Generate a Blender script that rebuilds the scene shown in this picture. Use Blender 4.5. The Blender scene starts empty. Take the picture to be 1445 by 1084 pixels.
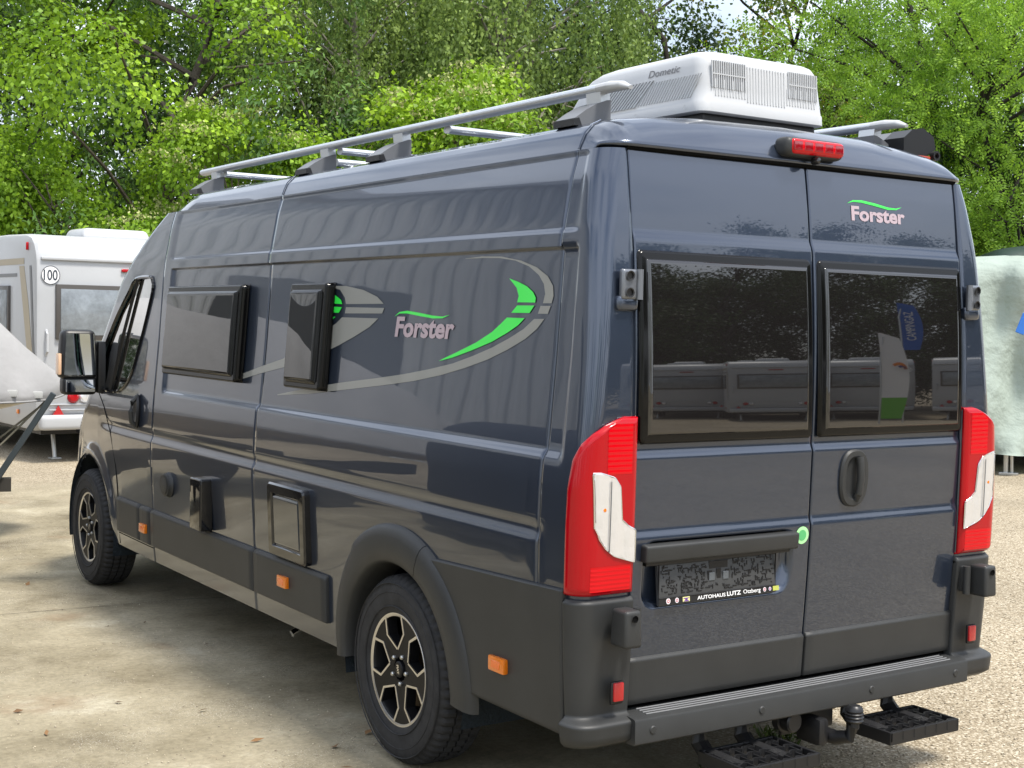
import bpy, bmesh, math, random
import numpy as np
from mathutils import Vector, Matrix, Euler

random.seed(7)
rng = np.random.default_rng(11)
SC = bpy.context.scene
COL = SC.collection

# ------------------------------------------------------------------ camera
CAM_POS = (-3.5513, -4.6184, 1.7256)
YAW, PITCH, ROLL = math.radians(33.5205), math.radians(2.6777), math.radians(-1.2048)
def cam_axes():
    cy, sy = math.cos(YAW), math.sin(YAW)
    f = np.array([sy*math.cos(PITCH), cy*math.cos(PITCH), -math.sin(PITCH)])
    r = np.array([cy, -sy, 0.0]); d = np.cross(f, r)
    return math.cos(ROLL)*r+math.sin(ROLL)*d, -math.sin(ROLL)*r+math.cos(ROLL)*d, f
_R, _D, _F = cam_axes()
cd = bpy.data.cameras.new('camera'); cam = bpy.data.objects.new('camera', cd); COL.objects.link(cam)
mw = Matrix(((_R[0], -_D[0], -_F[0], CAM_POS[0]), (_R[1], -_D[1], -_F[1], CAM_POS[1]), (_R[2], -_D[2], -_F[2], CAM_POS[2]), (0, 0, 0, 1)))
cam.matrix_world = mw
cd.sensor_fit = 'HORIZONTAL'; cd.sensor_width = 36.0; cd.lens = 1943.67/1445*36
cd.clip_start = 0.05; cd.clip_end = 2000
SC.camera = cam

# ------------------------------------------------------------------ sky, sun, exposure
SUN_EL, SUN_AZ = math.radians(66), math.radians(160)      # azimuth measured from +y towards +x
world = bpy.data.worlds.new('World'); SC.world = world; world.use_nodes = True
nt = world.node_tree; nt.nodes.clear()
def wn(t, **k):
    n = nt.nodes.new(t)
    for a, b in k.items(): setattr(n, a, b)
    return n
sky = wn('ShaderNodeTexSky', sky_type='NISHITA'); sky.sun_disc = False
sky.sun_elevation = SUN_EL; sky.sun_rotation = SUN_AZ; sky.air_density = 1.2; sky.dust_density = 2.5; sky.ozone_density = 1.0
tc = wn('ShaderNodeTexCoord'); nz = wn('ShaderNodeTexNoise'); nz.inputs['Scale'].default_value = 2.6; nz.inputs['Detail'].default_value = 6
ramp = wn('ShaderNodeValToRGB'); ramp.color_ramp.elements[0].position = .32; ramp.color_ramp.elements[1].position = .58
mix = wn('ShaderNodeMixRGB'); mix.inputs['Color2'].default_value = (10.5, 11.2, 12.4, 1)
mapn = wn('ShaderNodeMapping'); mapn.inputs['Scale'].default_value = (1, 1, 2.2)
mul = wn('ShaderNodeMath', operation='MULTIPLY'); mul.inputs[1].default_value = .85
bg = wn('ShaderNodeBackground'); bg.inputs['Strength'].default_value = 0.115
out = wn('ShaderNodeOutputWorld')
L = nt.links.new
L(tc.outputs['Generated'], mapn.inputs['Vector']); L(mapn.outputs['Vector'], nz.inputs['Vector']); L(nz.outputs['Fac'], ramp.inputs['Fac'])
L(ramp.outputs['Color'], mul.inputs[0]); L(mul.outputs[0], mix.inputs['Fac']); L(sky.outputs['Color'], mix.inputs['Color1'])
L(mix.outputs['Color'], bg.inputs['Color']); L(bg.outputs['Background'], out.inputs['Surface'])

sd = bpy.data.lights.new('sun', 'SUN'); sd.energy = 3.3; sd.angle = math.radians(11); sd.color = (1.0, .95, .87)
sun = bpy.data.objects.new('sun', sd); COL.objects.link(sun)
_sv = Vector((math.sin(SUN_AZ)*math.cos(SUN_EL), math.cos(SUN_AZ)*math.cos(SUN_EL), math.sin(SUN_EL)))
sun.rotation_euler = _sv.to_track_quat('Z', 'Y').to_euler()

vs = SC.view_settings
vs.view_transform = 'Standard'; vs.look = 'None'; vs.exposure = 0.62; vs.gamma = 1.0; vs.use_curve_mapping = False
SC.render.engine = 'CYCLES'
SC.cycles.max_bounces = 8; SC.cycles.transparent_max_bounces = 12

# ------------------------------------------------------------------ materials
MATS = {}
def mat(name, col, rough=.5, metal=0., coat=0., coat_rough=.03, spec=.5, ior=1.45, bump=None, vary=None, trans=0., sheen=0., island=None, transl=0., emit=None):
    """bump=(scale,strength,distance); vary=(scale,amount) two-tone noise on the colour; island = amount of random tint for each leaf or piece"""
    if name in MATS: return MATS[name]
    m = bpy.data.materials.new(name); m.use_nodes = True; t = m.node_tree; b = t.nodes['Principled BSDF']
    b.inputs['Base Color'].default_value = (*col, 1); b.inputs['Roughness'].default_value = rough; b.inputs['Metallic'].default_value = metal
    b.inputs['Coat Weight'].default_value = coat; b.inputs['Coat Roughness'].default_value = coat_rough
    b.inputs['Specular IOR Level'].default_value = spec; b.inputs['IOR'].default_value = ior; b.inputs['Transmission Weight'].default_value = trans
    tcn = t.nodes.new('ShaderNodeTexCoord')
    colsock = None
    if vary:
        n = t.nodes.new('ShaderNodeTexNoise'); n.inputs['Scale'].default_value = vary[0]; n.inputs['Detail'].default_value = 6; n.inputs['Roughness'].default_value = .65
        t.links.new(tcn.outputs['Object'], n.inputs['Vector'])
        r = t.nodes.new('ShaderNodeValToRGB'); a = vary[1]
        r.color_ramp.elements[0].position = .3; r.color_ramp.elements[1].position = .7
        lo = vary[2] if len(vary) > 2 else tuple(c*(1-a) for c in col); hi = vary[3] if len(vary) > 3 else tuple(min(1, c*(1+a)) for c in col)
        r.color_ramp.elements[0].color = (*lo, 1); r.color_ramp.elements[1].color = (*hi, 1)
        t.links.new(n.outputs['Fac'], r.inputs['Fac']); colsock = r.outputs['Color']
    if island:
        g = t.nodes.new('ShaderNodeNewGeometry'); mx = t.nodes.new('ShaderNodeMixRGB'); mx.blend_type = 'MULTIPLY'; mx.inputs['Fac'].default_value = 1
        r2 = t.nodes.new('ShaderNodeValToRGB'); cr = r2.color_ramp
        cr.elements[0].color = (*island[0], 1); cr.elements[1].color = (*island[1], 1)
        for p_, c_ in island[2:]:
            e = cr.elements.new(p_); e.color = (*c_, 1)
        t.links.new(g.outputs['Random Per Island'], r2.inputs['Fac'])
        if colsock: t.links.new(colsock, mx.inputs['Color1'])
        else: mx.inputs['Color1'].default_value = (*col, 1)
        t.links.new(r2.outputs['Color'], mx.inputs['Color2']); colsock = mx.outputs['Color']
    if colsock: t.links.new(colsock, b.inputs['Base Color'])
    if bump:
        n = t.nodes.new('ShaderNodeTexNoise'); n.inputs['Scale'].default_value = bump[0]; n.inputs['Detail'].default_value = bump[3] if len(bump) > 3 else 4
        bp = t.nodes.new('ShaderNodeBump'); bp.inputs['Strength'].default_value = bump[1]; bp.inputs['Distance'].default_value = bump[2]
        t.links.new(tcn.outputs['Object'], n.inputs['Vector']); t.links.new(n.outputs['Fac'], bp.inputs['Height']); t.links.new(bp.outputs['Normal'], b.inputs['Normal'])
        if coat: t.links.new(bp.outputs['Normal'], b.inputs['Coat Normal'])
    if transl:
        tr = t.nodes.new('ShaderNodeBsdfTranslucent'); ms = t.nodes.new('ShaderNodeMixShader'); ms.inputs['Fac'].default_value = transl
        o = t.nodes['Material Output']
        if colsock: t.links.new(colsock, tr.inputs['Color'])
        else: tr.inputs['Color'].default_value = (*col, 1)
        t.links.new(b.outputs[0], ms.inputs[1]); t.links.new(tr.outputs[0], ms.inputs[2]); t.links.new(ms.outputs[0], o.inputs['Surface'])
    if emit: b.inputs['Emission Color'].default_value = (*col, 1); b.inputs['Emission Strength'].default_value = emit
    MATS[name] = m; return m

def tinted_glass(name, tint, ior=1.5, through=.8):
    m = bpy.data.materials.new(name); m.use_nodes = True; t = m.node_tree; t.nodes.clear()
    tr = t.nodes.new('ShaderNodeBsdfTransparent'); tr.inputs['Color'].default_value = (*tint, 1)
    gl = t.nodes.new('ShaderNodeBsdfGlossy'); gl.inputs['Roughness'].default_value = .01
    fr = t.nodes.new('ShaderNodeFresnel'); fr.inputs['IOR'].default_value = ior
    mx = t.nodes.new('ShaderNodeMixShader'); o = t.nodes.new('ShaderNodeOutputMaterial')
    t.links.new(fr.outputs[0], mx.inputs[0]); t.links.new(tr.outputs[0], mx.inputs[1]); t.links.new(gl.outputs[0], mx.inputs[2]); t.links.new(mx.outputs[0], o.inputs['Surface'])
    MATS[name] = m; return m

PAINT = mat('grey metallic paint', (.036, .049, .078), .30, .65, 1.0, .012, bump=(2.6, .05, .02, 1))
PAINT.node_tree.nodes['Principled BSDF'].inputs['Coat IOR'].default_value = 1.58
CLAD = mat('dark grey plastic', (.030, .031, .031), .48, spec=.45, bump=(900, .25, .001), vary=(5, .12))
BLACK = mat('black plastic', (.012, .012, .013), .38)
BLACKGLOSS = mat('black gloss trim', (.008, .008, .009), .06, coat=.5)
INNER = mat('dark void', (.004, .004, .004), .9, spec=.1)
ACRYL = mat('smoked acrylic pane', (.010, .009, .009), .015, ior=1.85, spec=.5)
ACRYLF = mat('smoked acrylic frame', (.004, .004, .004), .08, spec=.3, ior=1.45, bump=(9, .05, .01, 1))
CABGLASS = tinted_glass('cab glass', (.55, .80, .66))
MIRROR = mat('mirror glass', (.75, .77, .78), .02, 1.0)
RED = mat('red lamp lens', (.38, .001, .006), .10, coat=.35, spec=.25, bump=(240, .06, .002))
REDIN = mat('red lamp band', (.56, .001, .006), .12, coat=.3, spec=.25)
LENS = mat('clear lamp lens', (.72, .72, .73), .10, .5, 1.0, bump=(22, .5, .006))
CHROME = mat('chrome', (.75, .75, .76), .12, 1.0)
AMBER = mat('amber lens', (.70, .17, .003), .15, coat=1.0, bump=(200, .5, .003))
WHITE = mat('white gelcoat', (.62, .63, .64), .28, coat=.35, bump=(3, .05, .02))
WHITEP = mat('white abs plastic', (.48, .49, .50), .35, vary=(4, .03))
ALU = mat('anodised aluminium', (.60, .62, .64), .34, .75)
RUBBER = mat('tyre rubber', (.026, .026, .027), .75, spec=.35, bump=(60, .3, .003), vary=(18, .3))
RIMD = mat('rim dark paint', (.006, .006, .007), .45, 0, 0, spec=.25)
RIMM = mat('rim machined face', (.66, .65, .64), .30, 1.0)
STEEL = mat('zinc steel', (.50, .50, .48), .35, .9)
BLKSTEEL = mat('black coated steel', (.010, .010, .011), .45, bump=(200, .2, .001))
GREEN = mat('green vinyl', (.035, .80, .07), .35, coat=.5)
GREYV = mat('grey vinyl', (.235, .235, .215), .40, coat=.5)
PINKV = mat('pale mauve vinyl', (.42, .325, .36), .4, coat=.4)
PRINTW = mat('white print', (.82, .82, .82), .5)
PRINTK = mat('dark print', (.03, .04, .06), .5)

# ------------------------------------------------------------------ mesh helpers
def setp(o, label=None, cat=None, group=None, kind=None):
    if label: o['label'] = label
    if cat: o['category'] = cat
    if group: o['group'] = group
    if kind: o['kind'] = kind
    return o
def empty(name, loc=(0, 0, 0), rz=0., label=None, cat=None, group=None):
    o = bpy.data.objects.new(name, None); COL.objects.link(o); o.location = loc; o.rotation_euler = (0, 0, rz)
    o.empty_display_size = .2
    return setp(o, label, cat, group)
def link(name, me, m=None, parent=None, smooth=True):
    if m is not None:
        for q in (m if isinstance(m, (list, tuple)) else [m]): me.materials.append(q)
    if smooth and len(me.polygons): me.polygons.foreach_set('use_smooth', np.ones(len(me.polygons), dtype=bool))
    o = bpy.data.objects.new(name, me); COL.objects.link(o)
    if parent: o.parent = parent
    return o
def fast(name, v, f, mid=None):
    """v (n,3), f (m,k) all faces with k corners"""
    v = np.asarray(v, np.float32); f = np.asarray(f, np.int32); k = f.shape[1]
    me = bpy.data.meshes.new(name); me.vertices.add(len(v)); me.vertices.foreach_set('co', v.ravel())
    me.loops.add(f.size); me.loops.foreach_set('vertex_index', f.ravel())
    me.polygons.add(len(f)); me.polygons.foreach_set('loop_start', np.arange(0, f.size, k, dtype=np.int32))
    if mid is not None: me.polygons.foreach_set('material_index', np.asarray(mid, np.int32))
    me.update(calc_edges=True); return me
class MB:
    def __init__(s): s.v = []; s.f = []; s.m = []
    def add(s, v, f, m=0):
        o = len(s.v); s.v += [tuple(map(float, p)) for p in v]; s.f += [tuple(i+o for i in q) for q in f]; s.m += [m]*len(f); return s
    def box(s, c, d, bev=0., seg=2, rot=None, m=0, taper=None):
        b = bmesh.new(); bmesh.ops.create_cube(b, size=1.0)
        for q in b.verts:
            q.co = Vector((q.co.x*d[0], q.co.y*d[1], q.co.z*d[2]))
            if taper and q.co.z > 0: q.co.x *= taper[0]; q.co.y *= taper[1]
        if bev: bmesh.ops.bevel(b, geom=list(b.edges), offset=bev, segments=seg, profile=.6, affect='EDGES')
        R = Euler(rot).to_matrix() if rot is not None else Matrix.Identity(3)
        b.verts.index_update()
        s.add([R@q.co+Vector(c) for q in b.verts], [[q.index for q in p.verts] for p in b.faces], m); b.free(); return s
    def tube(s, pts, r, n=8, flat=1., caps=True, m=0, up=(0, 0, 1)):
        pts = [Vector(p) for p in pts]; k = len(pts); rr = r if isinstance(r, (list, tuple)) else [r]*k; V = []; F = []
        for i, p in enumerate(pts):
            d = (pts[min(i+1, k-1)]-pts[max(i-1, 0)]).normalized(); u = Vector(up)
            if abs(d.dot(u)) > .95: u = Vector((1, 0, 0))
            a = d.cross(u).normalized(); b = a.cross(d).normalized()
            for j in range(n):
                t = 2*math.pi*j/n; V.append(p+(a*math.cos(t)+b*math.sin(t)*flat)*rr[i])
        for i in range(k-1):
            for j in range(n): F.append((i*n+j, i*n+(j+1) % n, (i+1)*n+(j+1) % n, (i+1)*n+j))
        if caps: F.append(tuple(range(n))[::-1]); F.append(tuple((k-1)*n+j for j in range(n)))
        return s.add(V, F, m)
    def lathe(s, prof, c, axis='x', n=48, m=0, closed=False, a0=0., a1=2*math.pi):
        """prof: list of (radius, along axis)"""
        V = []; F = []; full = abs(a1-a0-2*math.pi) < 1e-6; nn = n if full else n+1
        for r, h in prof:
            for j in range(nn):
                t = a0+(a1-a0)*j/n; ca, sa = math.cos(t)*r, math.sin(t)*r
                V.append({'x': (h, ca, sa), 'y': (ca, h, sa), 'z': (ca, sa, h)}[axis])
        k = len(prof)
        for i in range(k-1 if not closed else k):
            i2 = (i+1) % k
            for j in range(n):
                j2 = (j+1) % nn if full else j+1
                F.append((i*nn+j, i*nn+j2, i2*nn+j2, i2*nn+j))
        return s.add([Vector(p)+Vector(c) for p in V], F, m)
    def prism(s, poly, a, b, fn, m=0):
        """poly 2D points, extruded between a and b; fn(u,v,h) -> 3D"""
        n = len(poly); V = [fn(u, v, a) for u, v in poly]+[fn(u, v, b) for u, v in poly]
        F = [tuple(range(n)), tuple(range(2*n-1, n-1, -1))]+[(i, (i+1) % n, n+(i+1) % n, n+i) for i in range(n)]
        return s.add(V, F, m)
    def build(s, name, m, parent=None, smooth=False, ang=None):
        me = bpy.data.meshes.new(name); me.from_pydata(s.v, [], s.f)
        b = bmesh.new(); b.from_mesh(me); bmesh.ops.recalc_face_normals(b, faces=b.faces); b.to_mesh(me); b.free()
        o = link(name, me, m, parent, smooth)
        if any(s.m): me.polygons.foreach_set('material_index', np.array(s.m, np.int32))
        if smooth: me.set_sharp_from_angle(angle=math.radians(ang or 38))
        return o
def grid(name, P, m, parent=None, mask=None, flange=None, smooth=True, closed_u=False):
    """P (nu,nv,3); mask (nu-1,nv-1) True keeps; flange=(depth, sides) turns the edges in"""
    P = np.asarray(P, float)
    if flange:
        dep, sides = flange
        du = np.gradient(P, axis=0); dv = np.gradient(P, axis=1); N = np.cross(du, dv); N /= np.linalg.norm(N, axis=2, keepdims=True)+1e-12
        c = P.reshape(-1, 3).mean(0); ref = np.array([0, .8, 1.2])
        if ((P-ref)*N).sum() < 0: N = -N
        def pad(P, N, mask, ax, end):
            if ax == 1: P = P.transpose(1, 0, 2); N = N.transpose(1, 0, 2); mask = None if mask is None else mask.T
            if end: P = P[::-1]; N = N[::-1]; mask = None if mask is None else mask[::-1]
            P = P.copy(); e = P[0].copy(); nn = N[0]; t = P[0]-P[1]; t /= np.linalg.norm(t, axis=1, keepdims=True)+1e-12
            e1 = e-t*.0035
            P = np.concatenate([(e-nn*dep)[None], (e-nn*dep*.25)[None], e1[None], P[1:]]); N = np.concatenate([nn[None]]*2+[N])
            if mask is not None: mask = np.concatenate([mask[:1]]*2+[mask])
            if end: P = P[::-1]; N = N[::-1]; mask = None if mask is None else mask[::-1]
            if ax == 1: P = P.transpose(1, 0, 2); N = N.transpose(1, 0, 2); mask = None if mask is None else mask.T
            return P, N, mask
        for s_ in sides: P, N, mask = pad(P, N, mask, 0 if s_ in 'ab' else 1, s_ in 'bd')
    nu, nv = P.shape[:2]; i = np.arange(nu-1)[:, None]; j = np.arange(nv-1)[None, :]
    f = np.stack([i*nv+j, (i+1)*nv+j, (i+1)*nv+j+1, i*nv+j+1], -1)
    f = f[mask] if mask is not None else f.reshape(-1, 4)
    me = fast(name, P.reshape(-1, 3), f)
    b = bmesh.new(); b.from_mesh(me)
    loose = [v for v in b.verts if not v.link_faces]; bmesh.ops.delete(b, geom=loose, context='VERTS')
    bmesh.ops.recalc_face_normals(b, faces=b.faces); b.to_mesh(me); b.free()
    return link(name, me, m, parent, smooth)
def ss(a, b, x):
    t = np.clip((np.asarray(x, float)-a)/(b-a), 0, 1); return t*t*(3-2*t)
def rrsd(u, v, u0, u1, v0, v1, r):
    """inside distance to a rounded rectangle (positive inside)"""
    cu, cv = (u0+u1)/2, (v0+v1)/2; qx = np.abs(u-cu)-(u1-u0)/2+r; qy = np.abs(v-cv)-(v1-v0)/2+r
    return -(np.minimum(np.maximum(qx, qy), 0)+np.hypot(np.maximum(qx, 0), np.maximum(qy, 0))-r)
def inpoly(u, v, poly):
    u = np.asarray(u); v = np.asarray(v); r = np.zeros(u.shape, bool); n = len(poly)
    for i in range(n):
        (x1, y1), (x2, y2) = poly[i], poly[(i+1) % n]
        c = ((y1 > v) != (y2 > v)); r ^= c & (u < (x2-x1)*(v-y1)/((y2-y1) if y2 != y1 else 1e-9)+x1)
    return r
def textmesh(s, size=1., shear=0., bold=0., space=1.):
    cu = bpy.data.curves.new('t', 'FONT'); cu.body = s; cu.size = size; cu.shear = shear; cu.offset = bold; cu.space_character = space; cu.resolution_u = 3
    o = bpy.data.objects.new('t', cu); COL.objects.link(o)
    dg = bpy.context.evaluated_depsgraph_get(); me = bpy.data.meshes.new_from_object(o.evaluated_get(dg))
    V = np.array([v.co[:2] for v in me.vertices]); F = [tuple(p.vertices) for p in me.polygons]
    bpy.data.objects.remove(o); bpy.data.curves.remove(cu); bpy.data.meshes.remove(me); return V, F
def text_on(name, s, fn, u0, u1, v0, v1, m, parent, shear=0., bold=0., space=1.):
    V, F = textmesh(s, 1., shear, bold, space); lo = V.min(0); hi = V.max(0)
    U = u0+(V[:, 0]-lo[0])/(hi[0]-lo[0])*(u1-u0); W = v0+(V[:, 1]-lo[1])/(hi[1]-lo[1])*(v1-v0)
    mb = MB(); mb.add([fn(a, b) for a, b in zip(U, W)], F); return mb.build(name, m, parent)
def strip_on(name, A, B, fn, m, parent, k=6):
    A = np.array(A); B = np.array(B); T = np.linspace(0, 1, k)[None, :, None]; Q = A[:, None]*(1-T)+B[:, None]*T
    P = np.array([[fn(*q) for q in row] for row in Q]); return grid(name, P, m, parent)
def poly_on(name, poly, fn, m, parent, d=.02):
    b = bmesh.new(); vs_ = [b.verts.new((p[0], p[1], 0)) for p in poly]; b.faces.new(vs_)
    bmesh.ops.triangulate(b, faces=b.faces)
    for _ in range(2): bmesh.ops.subdivide_edges(b, edges=b.edges, cuts=1, use_grid_fill=True)
    for v in b.verts: v.co = Vector(fn(v.co.x, v.co.y))
    me = bpy.data.meshes.new(name); b.to_mesh(me); b.free(); return link(name, me, m, parent)
def copy_tree(o, parent=None):
    c = o.copy(); COL.objects.link(c); c.parent = parent
    for ch in list(o.children): copy_tree(ch, c)
    return c
# ------------------------------------------------------------------ ground
def ground_material():
    m = bpy.data.materials.new('yard ground'); m.use_nodes = True; t = m.node_tree; b = t.nodes['Principled BSDF']
    N = t.nodes.new; K = t.links.new
    tcn = N('ShaderNodeTexCoord')
    def noise(sc, det=6, rough=.6, vec=None):
        n = N('ShaderNodeTexNoise'); n.inputs['Scale'].default_value = sc; n.inputs['Detail'].default_value = det; n.inputs['Roughness'].default_value = rough
        K(vec or tcn.outputs['Object'], n.inputs['Vector']); return n.outputs['Fac']
    def rampn(sock, stops):
        r = N('ShaderNodeValToRGB'); cr = r.color_ramp
        cr.elements[0].position = stops[0][0]; cr.elements[0].color = (*stops[0][1], 1); cr.elements[1].position = stops[-1][0]; cr.elements[1].color = (*stops[-1][1], 1)
        for p_, c_ in stops[1:-1]:
            e = cr.elements.new(p_); e.color = (*c_, 1)
        K(sock, r.inputs['Fac']); return r.outputs['Color']
    def mixc(f, a, bb, mode='MIX', fac=None):
        x = N('ShaderNodeMixRGB'); x.blend_type = mode
        if f is not None: K(f, x.inputs['Fac'])
        else: x.inputs['Fac'].default_value = fac
        for s_, q in (('Color1', a), ('Color2', bb)):
            if isinstance(q, tuple): x.inputs[s_].default_value = (*q, 1)
            else: K(q, x.inputs[s_])
        return x.outputs['Color']
    # worn concrete
    conc = rampn(noise(1.25, 9, .68), [(.30, (.125, .102, .064)), (.44, (.230, .198, .132)), (.58, (.320, .280, .195)), (.76, (.50, .46, .36))])
    fine = rampn(noise(38, 8, .7), [(.30, (.68, .68, .66)), (.52, (1, 1, 1)), (.72, (1.24, 1.24, 1.20))])
    conc = mixc(None, conc, fine, 'MULTIPLY', .85)
    speck = rampn(noise(140, 3, .6), [(.55, (0, 0, 0)), (.70, (1, 1, 1))])
    patch = rampn(noise(1.7, 5, .7), [(.48, (0, 0, 0)), (.62, (1, 1, 1))])
    sp = mixc(None, speck, patch, 'MULTIPLY', 1.0)
    conc = mixc(sp, conc, (.56, .53, .46))
    rust = rampn(noise(1.15, 4, .6), [(.60, (0, 0, 0)), (.72, (.55, .55, .55))])
    conc = mixc(rust, conc, (.20, .125, .070))
    # exposed aggregate
    vo = N('ShaderNodeTexVoronoi'); vo.inputs['Scale'].default_value = 88; K(tcn.outputs['Object'], vo.inputs['Vector'])
    sep = N('ShaderNodeSeparateColor'); K(vo.outputs['Color'], sep.inputs[0])
    stone = rampn(sep.outputs[0], [(.0, (.27, .225, .16)), (.35, (.37, .315, .23)), (.7, (.46, .405, .31)), (1., (.62, .57, .47))])
    gap = rampn(vo.outputs['Distance'], [(.25, (1, 1, 1)), (.75, (.50, .47, .42))])
    agg = mixc(None, stone, gap, 'MULTIPLY', .9)
    big = rampn(noise(.55, 5, .6), [(.3, (.78, .76, .72)), (.7, (1.15, 1.13, 1.10))])
    agg = mixc(None, agg, big, 'MULTIPLY', .9)
    # where one passes into the other
    sx = N('ShaderNodeSeparateXYZ'); K(tcn.outputs['Object'], sx.inputs[0])
    a0 = N('ShaderNodeMath'); a0.operation = 'MULTIPLY_ADD'; a0.inputs[1].default_value = .5; a0.inputs[2].default_value = -4.2; K(sx.outputs['Y'], a0.inputs[0])
    a1 = N('ShaderNodeMath'); a1.operation = 'MAXIMUM'; K(a0.outputs[0], a1.inputs[0]); K(sx.outputs['X'], a1.inputs[1])
    w = N('ShaderNodeMath'); w.operation = 'MULTIPLY_ADD'; w.inputs[1].default_value = 1.7; K(noise(.8, 6, .65), w.inputs[0]); K(a1.outputs[0], w.inputs[2])
    mk = N('ShaderNodeMapRange'); mk.inputs['From Min'].default_value = .75; mk.inputs['From Max'].default_value = 1.75; K(w.outputs[0], mk.inputs['Value'])
    col = mixc(mk.outputs[0], conc, agg)
    K(col, b.inputs['Base Color']); b.inputs['Roughness'].default_value = .88; b.inputs['Specular IOR Level'].default_value = .25
    bp = N('ShaderNodeBump'); bp.inputs['Strength'].default_value = .55; bp.inputs['Distance'].default_value = .006
    hh = N('ShaderNodeMixRGB'); K(mk.outputs[0], hh.inputs['Fac']); K(noise(60, 8, .7), hh.inputs['Color1'])
    inv = N('ShaderNodeMath'); inv.operation = 'SUBTRACT'; inv.inputs[0].default_value = 1; K(vo.outputs['Distance'], inv.inputs[1]); K(inv.outputs[0], hh.inputs['Color2'])
    K(hh.outputs['Color'], bp.inputs['Height']); K(bp.outputs['Normal'], b.inputs['Normal'])
    return m
g = MB(); g.add([(-220, -220, 0), (220, -220, 0), (220, 220, 0), (-220, 220, 0)], [(0, 1, 2, 3)])
setp(g.build('ground', ground_material()), 'pale worn concrete and gravel yard ground', None, None, 'structure')

# ------------------------------------------------------------------ camper van: surface functions (y forward, rear axle at y=0, left side at negative x)
_wz = np.array([.20, .33, .42, .62, .87, 1.07, 1.20, 1.35, 1.60, 1.94, 2.03, 2.20, 2.285, 2.40])
_wx = np.array([.955, .980, .988, .995, 1.004, 1.005, 1.001, .989, .968, .946, .936, .905, .880, .845])
_zd = np.linspace(.2, 2.4, 441); _wd = np.interp(_zd, _wz, _wx); _k = np.exp(-np.linspace(-2, 2, 17)**2); _k /= _k.sum()
_wd = np.convolve(np.pad(_wd, 8, mode='edge'), _k, 'valid')
def W(z): return np.interp(z, _zd, _wd)
def YR(z): z = np.asarray(z, float); return -1.18+np.where(z > 1.35, .0878, .0373)*(z-1.35)**2
def RC(z): return np.interp(z, [.3, 1.4, 1.9, 2.3], [.050, .052, .070, .077])
def side_off(y, z):
    y = np.asarray(y, float); z = np.asarray(z, float)
    a = ss(-1.06, -1.032, y)*(1-ss(2.680, 2.718, y))*ss(1.272, 1.312, z)*(1-ss(1.957, 1.967, z))*.017
    b = ss(-1.06, -1.00, y)*(1-ss(2.70, 2.78, y))*ss(2.008, 2.030, z)*(1-ss(2.262, 2.282, z))*.006
    c = ss(-1.0, -.9, y)*(1-ss(3.7, 3.9, y))*np.exp(-((z-1.045)/.022)**2)*.0075
    d = ss(-1.0, -.9, y)*(1-ss(3.6, 3.9, y))*ss(.66, 1.0, z)*(1-ss(1.0, 1.03, z))*-.006
    tp = np.interp(y, [2.9, 3.4, 3.9, 4.3, 4.6], [0, .006, .022, .05, .10])
    r = np.hypot(y-4.035, z-.365); fl = -.022*np.exp(-((r-.47)/.05)**2)*ss(.34, .5, z)
    return a+b+c+d+tp+fl
def SX(y, z): return W(z)-side_off(y, z)
def S(y, z, off=0., sg=-1): return (sg*(float(SX(y, z))+off), y, z)
def SA(Y, Z, off=0., sg=-1): return np.stack([sg*(SX(Y, Z)+off), Y+0*Z, Z+0*Y], -1)
def rear_e(z): return .010*(ss(1.985, 2.028, z)+ss(1.283, 1.318, z)+ss(1.02, 1.062, z))-.030*np.clip((np.asarray(z)-.6)/1.6, 0, 1)
def RY(x, z): return YR(z)+rear_e(z)+.006*(np.asarray(x)/.8)**2
def Rr(x, z, off=0.): return (x, float(RY(x, z))-off, z)
def RA(X, Z, off=0.): return np.stack([X+0*Z, RY(X, Z)-off, Z+0*X], -1)
DE = .798                                                   # half width between the rear door edges
def CS(s, z, off=0., sg=-1):
    """round the rear corner: s is the way along the skin from the door edge"""
    s = np.asarray(s, float); z = np.asarray(z, float); w = W(z); rc = RC(z); y0 = YR(z); fl = np.maximum(w-rc-DE, .002); ar = rc*math.pi/2
    a = np.clip((s-fl)/rc, 0, math.pi/2); rest = np.maximum(s-fl-ar, 0)
    x = np.where(s < fl, DE+s, w-rc+(rc+off)*np.sin(a)); y = np.where(s < fl, y0-off, y0+rc-(rc+off)*np.cos(a)+rest)
    x = np.where(rest > 0, w+off-side_off(y, z)*ss(0, .04, rest), x)
    return np.stack([sg*x, y, z+0*s], -1)
def c_len(z, yend): return np.maximum(W(z)-RC(z)-DE, .002)+RC(z)*math.pi/2+(yend-(YR(z)+RC(z)))

VAN = empty('camper_van', (0, 0, 0), 0, 'dark grey high roof camper van with green and grey swoosh stripes, parked in the foreground', 'camper van')
REARW, FRONTW, WR = (0., .365), (4.035, .365), .365
WR = .366
def snap_arch(P, c, R, tol):
    d0 = P[..., 1]-c[0]; d1 = P[..., 2]-c[1]; r = np.hypot(d0, d1); k = np.abs(r-R) < tol
    P[..., 1] = np.where(k, c[0]+d0/np.maximum(r, 1e-6)*R, P[..., 1]); P[..., 2] = np.where(k, c[1]+d1/np.maximum(r, 1e-6)*R, P[..., 2])
def side_grid(ys, zs, sg, holes=(), off=0.):
    Y, Z = np.meshgrid(ys, zs, indexing='ij'); P = SA(Y, Z, off, sg)
    st = max(np.diff(ys).max(), np.diff(zs).max())
    mask = np.ones((len(ys)-1, len(zs)-1), bool)
    for c, R in holes:
        snap_arch(P, c, R, st*.55); P[..., 0] = sg*(SX(P[..., 1], P[..., 2])+off)
        C = (P[:-1, :-1]+P[1:, :-1]+P[1:, 1:]+P[:-1, 1:])/4; mask &= np.hypot(C[..., 1]-c[0], C[..., 2]-c[1]) > R-st*.08
    return P, mask
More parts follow.
